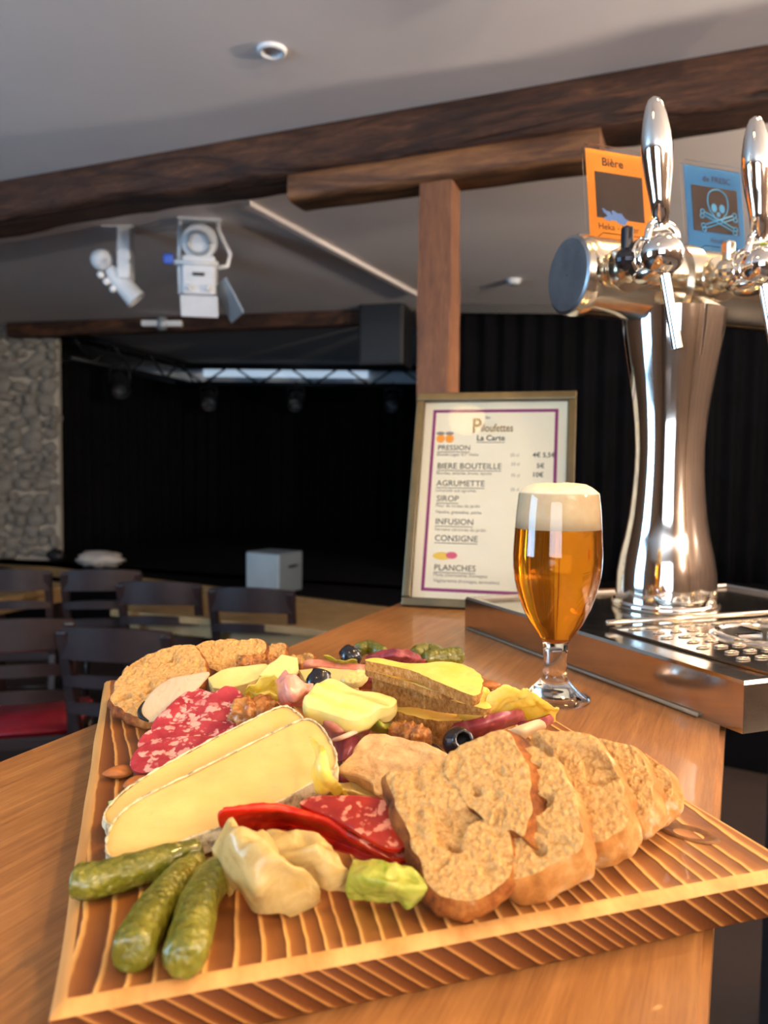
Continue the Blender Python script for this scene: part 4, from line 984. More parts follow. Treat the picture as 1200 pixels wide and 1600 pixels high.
def sheet(rows, nu=36, nv=30, ruf=.0, fr=60, seed=0, crease=0.0, cfr=50):
    G_ = [[B(x, y, h) for x, y, h in r] for r in rows]
    rows_ = [[cr(r, i*(len(r)-1)/(nu-1)) for i in range(nu)] for r in G_]
    vs, fs = [], []
    for j in range(nv):
        for i in range(nu):
            p = cr([r[i] for r in rows_], j*(len(rows_)-1)/(nv-1))
            o = Vector((seed*5.3, 0, seed))
            k = max(abs(2*i/(nu-1)-1), abs(2*j/(nv-1)-1))**3
            d = Vector((noise.noise(p*fr+o), noise.noise(p*fr+o+Vector((9, 0, 0))), noise.noise(p*fr+o+Vector((0, 9, 0)))))
            p = p+Vector((d.x*.5, d.y*.5, d.z))*ruf*(.4+.6*k)
            if crease: p = p+Vector((0, 0, crease*(.5-2*abs(noise.noise(Vector((p.x*cfr*.6+p.y*cfr*.5, p.y*cfr-p.x*cfr*.4, seed*3.7)))))+crease*.4*(.3-abs(noise.noise(p*cfr*2.6+o)))))
            p.z = max(p.z, TOPZ+.0004); vs.append(p)
    for j in range(nv-1):
        for i in range(nu-1): fs.append((j*nu+i, j*nu+i+1, (j+1)*nu+i+1, (j+1)*nu+i))
    return vs, fs
def sheet_obj(name, label, cat, rows, mat, th=.0013, group=None, **kw):
    o = solo(name, label, cat, sheet(rows, **kw), mat, group)
    m = o.modifiers.new('thick', 'SOLIDIFY'); m.thickness = th; m.offset = 0
    return o
def settle(*vfs, z=None):                          # rest on the board
    z = TOPZ+.0003 if z is None else z; lo = min(p.z for v in vfs for p in v[0]); return lo-z

# ---- bread
def bread(label, px, P0, N, th, seed, crust='crust', group='bread slices on the right of the board', bulge=.003, n=190, rings=46, shear=(0, 0, 0)):
    face, rim = slab(px, P0, N, th, n, rings, amp=.0009, fr=420, samp=.0022, sfr=110, edge=.0005, bulge=bulge, pit=.0016, seed=seed, ext=(-N.normalized()*th+Vector(shear)))
    for vf in (face, rim):
        for p in vf[0]: p.z = max(p.z, TOPZ+.0003)
    return thing('bread_slice', label, 'bread', [Part('crumb', *face, 'crumb'), Part('crust', *rim, crust, True, None)], group)
bread('front bread slice leaning beside the red chorizo', [(604, 1213), (640, 1201), (700, 1188), (752, 1195), (784, 1240), (797, 1301), (804, 1338), (790, 1372), (752, 1398), (705, 1404), (676, 1392), (655, 1350), (628, 1280)], B(720, 1400, .013), nrm(30, -12), .013, 1, shear=(-.002, 0, -.001))
bread('bread slice behind the front one with a dark brown crust on its right', [(690, 1192), (712, 1168), (758, 1148), (788, 1141), (808, 1160), (826, 1205), (829, 1258), (819, 1302), (800, 1296), (770, 1290), (725, 1250)], B(812, 1300, .030), nrm(34, -18), .010, 2, shear=(.013, .002, -.004))
bread('bread slice with a pale golden underside just right of the front slice', [(770, 1230), (795, 1180), (830, 1168), (868, 1186), (884, 1215), (903, 1262), (910, 1318), (880, 1338), (840, 1362), (800, 1372), (775, 1355), (768, 1300)], B(850, 1352, .021), nrm(33, -20), .019, 3, 'crust_pale', shear=(.004, 0, -.002))
bread('large middle bread slice with a floury white crust edge', [(808, 1185), (822, 1152), (850, 1141), (890, 1140), (926, 1150), (950, 1180), (968, 1215), (980, 1270), (968, 1296), (940, 1312), (905, 1318), (870, 1290), (830, 1240)], B(940, 1312, .021), nrm(34, -22), .018, 4, 'crust_pale', shear=(.005, 0, -.002))
bread('bread slice second from the right end of the stack', [(905, 1185), (926, 1155), (958, 1156), (992, 1170), (1010, 1195), (1020, 1225), (1021, 1254), (1005, 1276), (982, 1284), (950, 1275), (920, 1235)], B(990, 1282, .017), nrm(34, -24), .016, 5, 'crust_pale', shear=(.005, 0, -.001))
bread('rightmost bread slice beside the knot of the board', [(960, 1200), (978, 1172), (1000, 1172), (1024, 1187), (1044, 1207), (1051, 1228), (1048, 1246), (1034, 1262), (1010, 1268), (985, 1255)], B(1035, 1262, .016), nrm(35, -26), .015, 6, 'crust_pale', shear=(.004, 0, -.001))
g2 = 'bread slices at the far left of the board'
bread('large bread slice at the far left corner under the black-edged radish', [(175, 1086), (184, 1062), (200, 1038), (215, 1025), (240, 1018), (270, 1009), (296, 1006), (312, 1020), (322, 1048), (300, 1085), (262, 1110), (228, 1122), (200, 1112), (182, 1100)], B(205, 1108, .012), nrm(20, -8), .012, 7, 'crust', g2)
bread('bread slice second from the left along the far edge', [(303, 1016), (318, 1003), (345, 998), (380, 999), (408, 998), (414, 1012), (404, 1028), (376, 1040), (350, 1048), (322, 1040)], B(360, 1045, .022), nrm(26, 8), .014, 8, 'crust', g2)
bread('small bread end behind the pale cheese slices', [(405, 1012), (420, 1004), (444, 1005), (447, 1016), (438, 1024), (415, 1026)], B(425, 1024, .012), nrm(30, 5), .012, 9, 'crust', g2)
bread('small bread crust piece before the far edge left of the black olive', [(450, 1027), (466, 1019), (486, 1021), (490, 1029), (474, 1036), (456, 1035)], B(470, 1034, .008), nrm(24, 0), .008, 10, 'crust', g2)

# ---- brie
def brie_fn(p, c): return .0010*noise.noise(p*38)
for lab, px, P0, N, th, sd_ in (
    ('front slice of creamy brie with glossy cut face above the gherkins', [(166, 1322), (172, 1296), (188, 1272), (225, 1245), (300, 1208), (380, 1168), (445, 1136), (478, 1124), (500, 1134), (518, 1162), (526, 1186), (518, 1206), (480, 1228), (430, 1256), (345, 1292), (262, 1322), (196, 1340), (172, 1338)], B(260, 1322, .0125), nrm(13, 3), .0115, 1),
    ('rear slice of brie with grey rind beside the salami', [(163, 1276), (176, 1254), (205, 1228), (262, 1193), (330, 1156), (395, 1124), (440, 1104), (462, 1112), (472, 1126), (445, 1150), (380, 1185), (300, 1225), (220, 1262), (178, 1290)], B(185, 1285, .009), nrm(16, 5), .008, 2)):
    face, rim = slab(px, P0, N, th, 160, 22, amp=.0003, fr=60, samp=.0011, sfr=150, edge=.0007, bulge=.0008, fn=brie_fn, seed=sd_)
    for vf in (face, rim):
        for p in vf[0]: p.z = max(p.z, TOPZ+.0003)
    # a crinkled mould border standing slightly above the cut face
    pts = [onpl(x, y, P0, N) for x, y in px]; nn = 200
    path = [cr(pts, i*len(pts)/nn, True)+N*(.0002+.0006*noise.noise(Vector((i*.45, sd_, 0)))) for i in range(nn+1)]
    bead = tube(path, [.0006+.0006*noise.noise(Vector((i*.33, 4, sd_))) for i in range(nn+1)], 7, cap=False)
    thing('brie_slice', lab, 'cheese', [Part('paste', *face, 'brie'), Part('rind', *rim, 'brie_rind', True, None, [Part('rind_edge', *bead, 'brie_rind')])], 'brie slices')

# ---- salami
def wav(a, f): return lambda p, c: a*noise.noise(p*f)
for i, (lab, px, P0, N) in enumerate((
    ('upper salami slice with a wavy top edge under the radish', [(236, 1132), (258, 1106), (288, 1082), (310, 1074), (333, 1081), (352, 1072), (372, 1077), (379, 1094), (372, 1122), (340, 1140), (290, 1150), (245, 1152)], B(290, 1150, .014), nrm(24, 2)),
    ('middle salami slice showing as a narrow red and white band', [(216, 1164), (238, 1138), (290, 1126), (345, 1126), (374, 1132), (368, 1150), (310, 1172), (240, 1186)], B(290, 1172, .012), nrm(20, 2)),
    ('lower salami slice touching the rear brie', [(204, 1196), (212, 1172), (240, 1158), (300, 1150), (350, 1152), (320, 1178), (270, 1200), (222, 1206)], B(240, 1200, .009), nrm(17, 2)))):
    face, rim = slab(px, P0, N, .0028, 90, 16, amp=.0004, fr=150, samp=.0012, sfr=60, edge=.0004, fn=wav(.0016, 55), seed=i)
    thing('salami_slice', lab, 'salami', [Part('meat', *face, 'salami'), Part('casing', *rim, 'salami_casing')], 'salami slices')

# ---- black radish
px = [(219, 1112), (226, 1096), (243, 1075), (266, 1060), (292, 1055), (318, 1050), (327, 1051), (318, 1063), (300, 1082), (274, 1103), (250, 1120), (232, 1127)]
P0, N = B(262, 1100, .024), nrm(38, -15)
face, rim = slab(px, P0, N, .0018, 80, 12, amp=.0002, fr=90, edge=.0003, fn=wav(.0018, 40))
pts = [onpl(x, y, P0, N) for x, y in ((232, 1127), (221, 1120), (219, 1110), (226, 1096))]
sk = tube(pts, [.0006, .0017, .0018, .0007], 8, 20)
thing('radish_slice', 'thin white radish slice with a strip of black skin', 'radish', [Part('flesh', *face, 'radish'), Part('cut_edge', *rim, 'radish'), Part('black_skin', *sk, 'black_skin')])

# ---- pale cheeses
def cheese(lab, px, P0, N, th, mat='soft_cheese', grp='soft pale cheese pieces', rimmat=None, fn=None, name='cheese_piece', **kw):
    a = dict(amp=.0004, fr=110, samp=.0008, sfr=120, edge=.0012, bulge=.0006); a.update(kw)
    face, rim = slab(px, P0, N, th, 100, 16, fn=fn, **a)
    for vf in (face, rim):
        for p in vf[0]: p.z = max(p.z, TOPZ+.0003)
    return thing(name, lab, 'cheese', [Part('paste', *face, mat), Part('rind' if rimmat else 'cut_side', *rim, rimmat or mat)], grp)
cheese('long pale cheese stick above the salami beside the far bread', [(326, 1058), (346, 1046), (378, 1040), (416, 1036), (427, 1044), (408, 1058), (382, 1068), (352, 1076), (332, 1074)], B(370, 1070, .026), nrm(22, 0), .012, sharp=True, edge=.0005, bulge=0)
cheese('thin pale cheese slice leaning up behind the yellow lettuce', [(404, 1054), (420, 1038), (440, 1022), (464, 1027), (467, 1046), (456, 1058), (428, 1062)], B(430, 1061, .030), nrm(34, 5), .004, sharp=True, edge=.0005, bulge=0)
cheese('flat pale cheese slice behind the butter', [(468, 1046), (500, 1042), (540, 1045), (574, 1048), (566, 1060), (530, 1070), (480, 1068)], B(520, 1066, .020), nrm(12, 0), .010, sharp=True, edge=.0005, bulge=0)
cheese('small crumbly pale cheese piece between the butter and the brown cheese', [(532, 1058), (548, 1048), (570, 1046), (574, 1054), (562, 1064), (545, 1067)], B(552, 1064, .030), nrm(30, 0), .006, amp=.0010, fr=300)
bdir = (B(610, 1098, .04)-B(490, 1078, .04)).normalized(); bside = Vector((-bdir.y, bdir.x, 0))
def ridges(p, c):
    v_ = (p-c).dot(bside); return .0012*math.sin(v_*2*math.pi/.0135+.6+1.2*noise.noise(p*30))+.0016*noise.noise(p*55)
cheese('ridged slab of yellow butter on top of the pink ham', [(474, 1092), (484, 1078), (498, 1065), (520, 1062), (560, 1077), (600, 1084), (620, 1093), (612, 1102), (590, 1108), (564, 1122), (540, 1121), (505, 1108), (480, 1101)], B(545, 1115, .036), nrm(16, 4), .011, 'butter', None, fn=ridges, name='butter_slab', amp=.0003)

# ---- tomme with brown rind, four leaning slices
def tomme(lab, px, P0, N, th, seed, efn=None):
    cheese(lab, px, P0, N, th, 'tomme', 'brown-rinded yellow cheese slices', 'tomme_rind', fn=wav(.0012, 50), name='tomme_slice', seed=seed, samp=.0012, sfr=200, amp=.0004, edge=.0003, bulge=.0002, efn=efn)
tomme('lowest slice of brown-rinded cheese above the walnut', [(603, 1102), (604, 1086), (640, 1080), (700, 1090), (752, 1100), (757, 1111), (735, 1122), (690, 1126), (640, 1117)], B(660, 1122, .024), nrm(6, 0), .017, 1)
tomme('brown-rinded cheese slice with the widest rind in the middle of the stack', [(585, 1058), (598, 1048), (650, 1050), (715, 1076), (764, 1099), (757, 1107), (700, 1091), (640, 1070)], B(640, 1072, .043), nrm(6, 12), .0175, 2, lambda q: max(.25, min(1, 1-(q.x-.01)/.075)))
tomme('thin brown-rinded cheese slice second from the top of the stack', [(573, 1046), (588, 1040), (635, 1046), (690, 1066), (716, 1078), (684, 1081), (630, 1062)], B(630, 1063, .0500), nrm(6, 12), .0048, 3)
tomme('top slice of brown-rinded yellow cheese reaching towards the almond', [(570, 1031), (590, 1027), (625, 1034), (660, 1036), (700, 1034), (728, 1039), (750, 1052), (754, 1066), (745, 1086), (722, 1080), (680, 1063), (640, 1046), (600, 1037)], B(640, 1048, .0585), nrm(9, 14), .0070, 4)
cheese('pale broken cheese corner at the right end of the brown-rinded stack', [(718, 1090), (740, 1078), (760, 1074), (769, 1086), (764, 1100), (745, 1102)], B(745, 1100, .036), nrm(18, 10), .02, 'tomme', None, amp=.001, fr=200)

# ---- hams
hg = 'folded ham slices'
sheet_obj('ham_slice', 'pale pink ham fold standing behind the rear brie', 'ham', [
    [(440, 1056, .046), (447, 1050, .05), (456, 1056, .05), (470, 1066, .045), (488, 1072, .04)],
    [(432, 1068, .04), (446, 1068, .047), (462, 1075, .045), (476, 1080, .04), (490, 1085, .035)],
    [(434, 1085, .03), (446, 1090, .036), (462, 1094, .035), (478, 1096, .03), (492, 1100, .026)],
    [(438, 1100, .02), (450, 1106, .024), (465, 1108, .022), (480, 1112, .018), (495, 1118, .014)]], 'ham', .0012, hg, nu=50, nv=46, ruf=.003, fr=100, seed=1, crease=.004, cfr=60)
sheet_obj('ham_slice', 'smooth pink ham slice draped under the butter slab', 'ham', [
    [(478, 1108, .026), (500, 1108, .028), (530, 1110, .028), (560, 1112, .026), (578, 1112, .022)],
    [(486, 1122, .024), (505, 1122, .03), (535, 1124, .03), (560, 1126, .027), (578, 1128, .02)],
    [(500, 1138, .018), (515, 1140, .024), (538, 1140, .026), (560, 1140, .022), (576, 1142, .016)],
    [(515, 1152, .012), (525, 1156, .014), (540, 1150, .020), (560, 1146, .018), (575, 1148, .012)]], 'ham', .0015, hg, ruf=.001, fr=70, seed=2)
sheet_obj('ham_slice', 'darker red ham tip hanging below the pink ham', 'ham', [
    [(524, 1156, .016), (540, 1153, .02), (556, 1150, .02), (562, 1150, .016)],
    [(522, 1172, .012), (538, 1170, .016), (554, 1166, .016), (564, 1160, .013)],
    [(525, 1192, .008), (536, 1190, .010), (548, 1184, .010), (560, 1172, .010)]], 'dark_ham', .0014, hg, ruf=.0014, fr=90, seed=3)
v = tube([B(521, 1156, .020), B(535, 1152, .024), B(552, 1145, .025), B(574, 1138, .022)], [.0012, .0016, .0016, .0008], 8, 24)
solo('ham_fat_strip', 'thin pale pink strip of fat along the ham fold', 'ham', v, 'pink_fat', hg)
sheet_obj('ham_slice', 'small dark red ham scrap on the pale leaf beside the front brie', 'ham', [
    [(516, 1206, .014), (530, 1205, .016), (548, 1206, .014)], [(518, 1216, .011), (532, 1216, .013), (550, 1218, .012)], [(524, 1224, .007), (536, 1228, .008), (548, 1230, .007)]], 'dark_ham', .0014, hg, ruf=.001, seed=4)
sheet_obj('ham_slice', 'long pink ham strip along the far edge left of the olive', 'ham', [
    [(474, 1040, .016), (480, 1032, .02), (510, 1033, .018), (545, 1037, .017), (578, 1040, .016)],
    [(476, 1045, .012), (486, 1041, .016), (515, 1043, .015), (548, 1046, .014), (578, 1050, .012)],
    [(480, 1050, .004), (490, 1049, .008), (520, 1050, .008), (550, 1052, .007), (578, 1056, .006)]], 'ham', .0014, hg, ruf=.001, seed=5)
sheet_obj('ham_slice', 'dark cured ham folded behind the brown-rinded cheese near the far gherkins', 'ham', [
    [(574, 1024, .024), (598, 1017, .028), (625, 1015, .03), (645, 1020, .026), (664, 1032, .014)],
    [(572, 1032, .02), (598, 1027, .024), (625, 1027, .026), (645, 1031, .022), (664, 1036, .010)],
    [(570, 1042, .008), (598, 1040, .01), (625, 1041, .012), (645, 1042, .01), (662, 1042, .004)]], 'dark_ham', .0014, hg, nu=50, nv=40, ruf=.002, seed=6, crease=.003, cfr=60)
sheet_obj('ham_slice', 'dark red cured ham slice running from the black olive to the right lettuce', 'ham', [
    [(672, 1142, .012), (700, 1136, .018), (740, 1124, .026), (785, 1112, .03), (816, 1108, .026)],
    [(680, 1150, .010), (710, 1146, .016), (748, 1136, .022), (790, 1124, .025), (818, 1116, .022)],
    [(690, 1158, .006), (720, 1156, .010), (756, 1148, .014), (792, 1136, .016), (816, 1126, .015)]], 'dark_ham', .0016, hg, ruf=.0012, seed=7)
sheet_obj('ham_slice', 'small dark ham end sticking out right of the white strip', 'ham', [
    [(808, 1130, .016), (835, 1124, .018), (860, 1117, .018)], [(812, 1138, .012), (838, 1132, .014), (864, 1123, .014)], [(816, 1146, .006), (840, 1140, .008), (862, 1130, .009)]], 'dark_ham', .0016, hg, ruf=.0008, seed=8)
sheet_obj('onion_strip', 'curved white strip lying between the dark ham and the bread', 'vegetable', [
    [(793, 1140, .030), (815, 1134, .032), (838, 1126, .03), (848, 1128, .026)], [(803, 1150, .026), (820, 1142, .030), (842, 1133, .028), (851, 1135, .022)], [(810, 1161, .02), (822, 1150, .024), (842, 1140, .022), (850, 1138, .018)]], 'radish', .0022, None, ruf=.0006, seed=2)
sheet_obj('ham_slice', 'dark brown ham edge tucked left of the brown-rinded cheese', 'ham', [
    [(560, 1062, .026), (574, 1054, .03), (588, 1056, .03)], [(560, 1070, .02), (574, 1064, .026), (588, 1066, .026)], [(562, 1078, .014), (576, 1074, .018), (590, 1076, .018)]], 'dark_ham', .0016, hg, ruf=.0014, seed=9)

# ---- chorizo
cg = 'chorizo slices'
for i, (lab, px, P0, N, th) in enumerate((
    ('top chorizo slice with marbled face against the front bread', [(468, 1252), (488, 1243), (530, 1244), (575, 1245), (604, 1250), (620, 1276), (632, 1308), (630, 1322), (606, 1324), (570, 1306), (520, 1278), (484, 1262)], B(600, 1322, .019), nrm(17, -8), .0024),
    ('middle chorizo slice showing a thin red edge below the top slice', [(480, 1262), (520, 1258), (580, 1265), (622, 1295), (640, 1326), (636, 1340), (606, 1338), (566, 1318), (515, 1286)], B(606, 1336, .0145), nrm(16, -8), .0024))):
    face, rim = slab(px, P0, N, th, 100, 16, amp=.0003, fr=120, samp=.0006, edge=.0004, fn=wav(.0018, 45), seed=i+3)
    thing('chorizo_slice', lab, 'chorizo', [Part('meat', *face, 'chorizo'), Part('casing', *rim, 'chorizo_red')], cg)
sheet_obj('chorizo_slice', 'bright red folded chorizo slice with a rounded left end', 'chorizo', [
    [(362, 1272, .018), (402, 1267, .018), (455, 1266, .016), (510, 1284, .014), (560, 1310, .011), (610, 1336, .007), (652, 1370, .003)],
    [(352, 1264, .029), (396, 1261, .028), (452, 1262, .024), (508, 1278, .021), (558, 1305, .017), (608, 1331, .012), (654, 1370, .004)],
    [(341, 1272, .028), (390, 1270, .026), (450, 1272, .022), (506, 1288, .019), (556, 1314, .015), (607, 1340, .010), (655, 1373, .003)],
    [(341, 1285, .022), (390, 1283, .018), (448, 1286, .009), (504, 1302, .008), (554, 1325, .007), (606, 1348, .005), (656, 1376, .002)],
    [(350, 1297, .014), (395, 1298, .010), (446, 1303, .006), (500, 1318, .005), (552, 1338, .004), (604, 1356, .003), (656, 1378, .001)]], 'chorizo_red', .0016, cg, nu=80, nv=50, ruf=.0014, fr=80, seed=4, crease=.0018, cfr=60)
# ---- lettuce
lg = 'lettuce leaves'
sheet_obj('lettuce_leaf', 'pale crumpled lettuce leaf folded under the red chorizo', 'lettuce', [
    [(408, 1304, .020), (430, 1300, .024), (460, 1302, .024), (490, 1310, .022), (514, 1326, .018)],
    [(404, 1318, .022), (432, 1318, .027), (466, 1322, .027), (500, 1332, .024), (530, 1352, .017)],
    [(408, 1338, .018), (440, 1340, .022), (476, 1344, .022), (512, 1354, .019), (547, 1376, .010)],
    [(420, 1362, .012), (450, 1366, .015), (484, 1370, .014), (515, 1378, .012), (547, 1390, .006)],
    [(430, 1384, .006), (458, 1390, .008), (486, 1396, .006), (514, 1398, .005), (540, 1402, .002)]], 'leaf_pale', .0009, lg, nu=100, nv=80, ruf=.004, fr=75, seed=13, crease=.005, cfr=48)
sheet_obj('lettuce_leaf', 'pale crumpled lettuce leaf between the bent gherkin and the chorizo', 'lettuce', [
    [(362, 1279, .032), (368, 1284, .031), (376, 1292, .029), (388, 1302, .027), (404, 1306, .026)],
    [(350, 1298, .027), (364, 1306, .031), (384, 1312, .031), (410, 1316, .029), (436, 1322, .026)],
    [(334, 1322, .020), (360, 1328, .027), (390, 1336, .029), (425, 1342, .029), (466, 1350, .024)],
    [(338, 1348, .013), (366, 1358, .021), (400, 1366, .024), (440, 1370, .021), (492, 1374, .016)],
    [(348, 1374, .008), (376, 1388, .014), (410, 1398, .016), (450, 1398, .012), (500, 1396, .008)],
    [(356, 1395, .003), (388, 1416, .003), (422, 1433, .002), (456, 1424, .002), (500, 1408, .002)]], 'leaf_pale', .0009, lg, nu=110, nv=100, ruf=.005, fr=75, seed=3, crease=.006, cfr=46)
sheet_obj('lettuce_leaf', 'curled green and yellow lettuce leaf in front of the front bread slice', 'lettuce', [
    [(552, 1352, .014), (580, 1348, .018), (610, 1354, .018), (640, 1366, .015), (660, 1384, .010)],
    [(545, 1366, .016), (575, 1360, .021), (610, 1366, .021), (645, 1378, .017), (667, 1395, .010)],
    [(542, 1384, .012), (575, 1380, .015), (612, 1380, .016), (645, 1392, .013), (667, 1405, .007)],
    [(548, 1394, .006), (578, 1392, .010), (612, 1390, .011), (640, 1400, .010), (662, 1412, .004)],
    [(560, 1402, .002), (590, 1408, .002), (618, 1412, .003), (638, 1412, .006), (655, 1416, .002)]], 'leaf_green', .0011, lg, nu=80, nv=60, ruf=.004, fr=95, seed=5, crease=.004, cfr=60)
sheet_obj('lettuce_leaf', 'upright yellow lettuce fold at the right end of the front brie', 'lettuce', [
    [(484, 1153, .042), (498, 1156, .046), (506, 1164, .046), (512, 1178, .044)],
    [(492, 1178, .039), (500, 1180, .043), (508, 1188, .042), (518, 1200, .038)],
    [(488, 1204, .033), (500, 1206, .037), (514, 1214, .034), (528, 1222, .028)],
    [(492, 1234, .020), (506, 1238, .022), (522, 1242, .018), (544, 1244, .012)]], 'leaf_yellow', .0011, lg, nu=50, nv=60, ruf=.003, fr=90, seed=6, crease=.003, cfr=70)
sheet_obj('lettuce_leaf', 'pale leaf lying flat behind the chorizo under the crustless slice', 'lettuce', [
    [(500, 1222, .012), (530, 1222, .012), (565, 1222, .010), (604, 1226, .008)], [(505, 1234, .010), (535, 1236, .011), (568, 1236, .010), (606, 1238, .007)], [(515, 1246, .005), (540, 1248, .005), (572, 1248, .005), (606, 1248, .003)]], 'leaf_pale', .0011, lg, ruf=.0025, seed=7, crease=.003)
sheet_obj('lettuce_leaf', 'bright yellow lettuce curl behind the walnut', 'lettuce', [
    [(382, 1078, .028), (394, 1068, .034), (408, 1060, .038), (425, 1056, .04), (436, 1062, .036)],
    [(380, 1085, .024), (396, 1078, .028), (412, 1074, .030), (428, 1072, .030), (436, 1078, .028)],
    [(384, 1090, .02), (400, 1086, .026), (415, 1088, .026), (428, 1088, .024), (434, 1094, .02)],
    [(392, 1098, .014), (405, 1096, .016), (418, 1100, .014), (428, 1102, .014), (434, 1104, .012)]], 'leaf_yellow', .001, lg, nu=60, nv=50, ruf=.0045, fr=120, seed=8, crease=.004, cfr=80)
sheet_obj('lettuce_leaf', 'yellow lettuce leaf rising beside the foot of the beer glass', 'lettuce', [
    [(754, 1118, .030), (760, 1096, .040), (776, 1080, .046), (795, 1073, .048), (820, 1080, .042), (845, 1094, .034), (872, 1108, .024)],
    [(756, 1124, .026), (768, 1104, .036), (786, 1092, .040), (806, 1088, .040), (828, 1096, .034), (848, 1106, .028), (874, 1113, .020)],
    [(760, 1128, .020), (776, 1114, .028), (794, 1106, .030), (815, 1104, .030), (834, 1110, .026), (850, 1116, .020), (866, 1122, .014)],
    [(768, 1130, .010), (784, 1124, .014), (800, 1120, .016), (820, 1122, .016), (836, 1124, .014), (850, 1126, .010), (860, 1130, .006)]], 'leaf_yellow', .0011, lg, nu=90, nv=60, ruf=.005, fr=95, seed=9, crease=.005, cfr=60)
sheet_obj('lettuce_leaf', 'small pale green lettuce scrap between the ham and the walnut', 'lettuce', [
    [(576, 1122, .026), (588, 1118, .030), (596, 1128, .028), (612, 1132, .024)], [(578, 1132, .022), (590, 1132, .026), (600, 1136, .026), (612, 1140, .02)], [(580, 1142, .014), (592, 1144, .016), (602, 1144, .016), (611, 1147, .012)]], 'leaf_green', .001, lg, nu=24, nv=20, ruf=.0026, fr=110, seed=10)
sheet_obj('lettuce_leaf', 'yellow-green lettuce shred before the far black olive', 'lettuce', [
    [(507, 1024, .024), (520, 1028, .022), (535, 1032, .022), (556, 1030, .022)], [(512, 1031, .018), (525, 1034, .018), (540, 1036, .018), (558, 1034, .017)], [(518, 1038, .012), (530, 1040, .012), (545, 1041, .012), (558, 1040, .010)]], 'leaf_green', .001, lg, nu=24, nv=18, ruf=.0024, fr=120, seed=11)
sheet_obj('lettuce_leaf', 'tiny yellow lettuce scrap at the left end of the rear brie', 'lettuce', [
    [(170, 1252, .004), (180, 1250, .006), (190, 1252, .005)], [(171, 1258, .003), (181, 1257, .004), (190, 1258, .003)]], 'leaf_green', .001, lg, nu=12, nv=8, ruf=.0006, seed=12)

# ---- crustless slice
face, rim = slab([(526, 1197), (544, 1182), (556, 1162), (572, 1146), (600, 1144), (640, 1154), (688, 1168), (702, 1182), (680, 1200), (640, 1205), (610, 1212), (604, 1232), (586, 1236), (578, 1216), (558, 1208), (536, 1206)], B(590, 1230, .014), nrm(24, -10), .009, 130, 26, amp=.0012, fr=130, samp=.0016, sfr=140, edge=.0015, fn=wav(.003, 30), seed=3)
for vf in (face, rim):
    for p in vf[0]: p.z = max(p.z, TOPZ+.0003)
thing('carved_slice', 'pale crustless coarse slice wedged behind the front bread slice', 'slice', [Part('face', *face, 'pate'), Part('torn_edge', *rim, 'pate')])

# ---- gherkins
def gherkin(lab, path, rads, seed, grp):
    P = [B(x, y, h) for x, y, h in path]
    vs, fs = tube(P, rads, 26, 52)
    out = []
    for v in vs:
        c = min((cr(P, i*(len(P)-1)/30) for i in range(31)), key=lambda q: (q-v).length); d = (v-c)
        out.append(v+(d.normalized() if d.length > 1e-6 else Vector())*(.00055*noise.noise(v*420+Vector((seed, 0, 0)))+.0006*noise.noise(v*150)))
    for p in out: p.z = max(p.z, TOPZ+.0003)
    e = tube([P[0]+(P[0]-P[1]).normalized()*.0002, P[0]+(P[0]-P[1]).normalized()*.0024], [.0022, .0012], 8)
    solo('gherkin', lab, 'gherkin', (out, fs), 'gherkin', grp)
def rr_(r, taper=.55): return [r*.25, r*.78, r*.98, r, r*.98, r*.92, r*.8, r*.62, r*.2]
def pth(pts, h):
    W = [Vector((x, y, 0)) for x, y in pts]; o = []
    for i in range(9):
        u = (0, .03, .11, .28, .48, .68, .86, .965, 1.0)[i]; p = cr(W, u*(len(W)-1)); o.append((p.x, p.y, h))
    return o
gg = 'gherkins at the front left of the board'
gherkin('bumpy gherkin lying across below the front brie', pth([(114, 1377), (160, 1373), (240, 1350), (315, 1327)], .0078), rr_(.0079), 1, gg)
gherkin('slim gherkin between the two other front gherkins', pth([(205, 1494), (222, 1455), (262, 1395), (312, 1345)], .0076), rr_(.0084), 2, gg)
gherkin('bent gherkin nearest the pale lettuce leaf', pth([(286, 1506), (298, 1460), (315, 1400), (345, 1362), (374, 1352)], .0086), rr_(.0086)[:-2]+[.0086*.85, .0086*.3], 3, gg)
gg = 'gherkins at the far edge of the board'
gherkin('far gherkin on the right, pointing towards the beer glass', pth([(722, 1024), (700, 1026), (680, 1028), (662, 1030)], .013), rr_(.0088), 4, gg)
gherkin('far gherkin half hidden behind its right neighbour', pth([(648, 1024), (662, 1017), (678, 1018), (694, 1026)], .015), rr_(.0078), 5, gg)
gherkin('far gherkin beside the black olive at the back', pth([(560, 1016), (572, 1011), (586, 1014), (602, 1020)], .013), rr_(.0072), 6, gg)

# ---- olives
def olive(lab, p, r, ax, grp='black olives'):
    pf = [(.0042*r/.009, .84*r), (.0045*r/.009, .93*r), (.0062*r/.009, .92*r), (.72*r, .72*r), (.92*r, .38*r), (r, 0), (.93*r, -.4*r), (.7*r, -.78*r), (.35*r, -.97*r), (.0002, -1.02*r)]
    hl = [(.0042*r/.009, .86*r), (.004*r/.009, .3*r), (.0002, .2*r)]
    M = frame(p, ax, (0.1, .2, 1)) @ ROTY
    thing('black_olive', lab, 'olive', [Part('skin', *xf(lathe(pf, 32, cap=False), M), 'olive'), Part('pit_hole', *xf(lathe(hl, 24, cap=False), M), 'olive_in')], grp)
olive('pitted black olive with its hole showing, behind the bread', B(716, 1160, .022), .0096, (.30, -.80, .45))
olive('black olive at the far edge beside the back gherkin', B(548, 1026, .013), .0102, (-.6, .5, .5))
olive('black olive peeping out from behind the butter', B(498, 1068, .034), .0100, (.2, .5, .8))

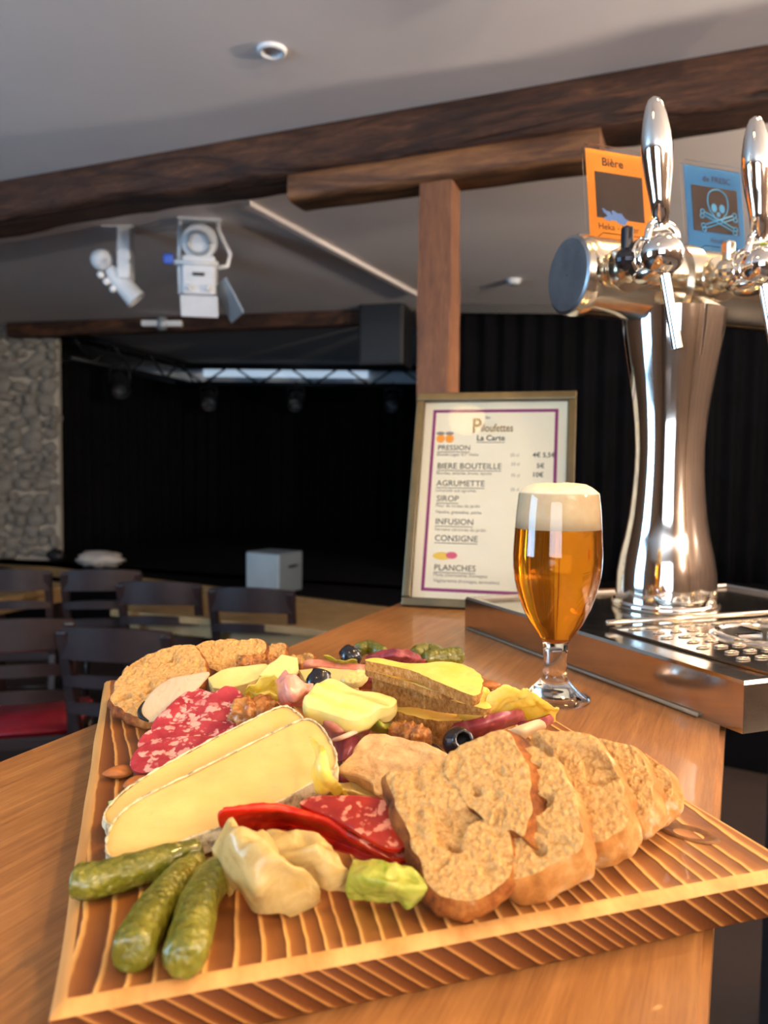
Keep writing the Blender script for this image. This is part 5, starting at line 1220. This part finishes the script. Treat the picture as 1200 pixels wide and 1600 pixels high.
# ---- walnuts, almonds
def walnut(lab, p, r, seed, sc=(1.15, .85, .75), rot=0):
    vs, fs = sphere(1, n=44, m=28); o = []
    for v in vs:
        fold = abs(math.sin(v.x*6.5+1.8*noise.noise(v*1.7+Vector((seed, 0, 0)))*2))*.20+.28*abs(noise.noise(v*2.6+Vector((0, seed, 0))))+.10*noise.noise(v*6)
        groove = .28*math.exp(-(v.x/.12)**2)
        o.append(Vector((v.x*sc[0], v.y*sc[1], v.z*sc[2]))*r*(.78+fold-groove))
    solo('walnut_half', lab, 'walnut', xf((o, fs), Matrix.Translation(p) @ Matrix.Rotation(R(rot), 4, 'Z') @ Matrix.Rotation(R(25), 4, 'X')), 'walnut', 'walnut halves')
walnut('walnut half beside the salami and the rear brie', B(396, 1112, .026), .0140, 1, rot=20)
walnut('walnut half in front of the lowest brown-rinded cheese slice', B(648, 1152, .022), .0112, 2, (1.0, .75, .85), -30)
walnut('small walnut piece left of the front walnut half', B(624, 1144, .022), .0090, 3, (.9, .8, .8), 50)
walnut('walnut piece at the back between the far bread and the cheese stick', B(394, 1036, .030), .0110, 4, (1.2, .7, .7), 25)
walnut('small pale walnut crumb behind the leaning cheese slice', B(416, 1034, .030), .0085, 5, (1, .8, .8), 0)
def almond(lab, p, L, rot, tilt=0):
    vs, fs = sphere(1, n=30, m=20); o = []
    for v in vs:
        k = 1-.42*max(0, v.x)**1.5; o.append(Vector((v.x*L, v.y*L*.62*k, v.z*L*.36*k+.0002*noise.noise(v*9))))
    solo('almond', lab, 'almond', xf((o, fs), Matrix.Translation(p) @ Matrix.Rotation(R(rot), 4, 'Z') @ Matrix.Rotation(R(tilt), 4, 'X')), 'almond', 'almonds')
almond('almond lying alone on the left of the board', B(186, 1206, .0042), .0098, 200)
almond('almond half hidden under the rear brie', B(214, 1222, .0040), .0092, 60)
almond('almond at the right end of the brown-rinded cheese', B(764, 1070, .0050), .0105, 10)

# ================================================================== CEILING LAMPS OVER THE BAR (out of view)
spot_labels = ['round black ceiling spot above the beer glass', 'round black ceiling spot above the near end of the bar', 'round black ceiling spot above the drip tray']
for (lx, ly), lab in zip(((.62, .72), (-.42, 0.0), (1.0, 1.35)), spot_labels):
    c_ = Vector((lx, ly, CEIL)); cn = lathe([(.05, 0), (.05, -.02), (.095, -.05), (.10, -.14), (.097, -.14), (.09, -.06)], 32, c_, False)
    thing('bar_spotlight', lab, 'spotlight', [Part('housing', *cn, 'black_metal', True, 40)], 'spots above the bar')
for (lx, ly, lz), lab in zip(FILL_LAMPS, ('added fill lamp bowl on the right wall nearest the camera', 'added fill lamp bowl on the right wall beside the stage curtain', 'added fill lamp bowl on the wall behind the camera')):  # bowls and arms made up to hold the added ceiling fill
    cn = lathe([(.02, -.12), (.06, -.11), (.1, -.05), (.11, .0), (.105, .0), (.095, -.05), (.055, -.1), (.0005, -.105)], 28, (lx, ly, lz), False)
    w_ = XR if lx > 3 else lx; a_ = (XR+.0, ly, lz-.08) if lx > 3 else (XL, ly, lz-.08) if lx < -3 else (lx, YB, lz-.08)
    arm = tube([(lx, ly, lz-.11), a_], .012, 8)
    thing('fill_lamp', lab, 'wall lamp', [Part('bowl', *cn, 'white_metal'), Part('arm', *arm, 'black_metal')], 'added fill lamps')
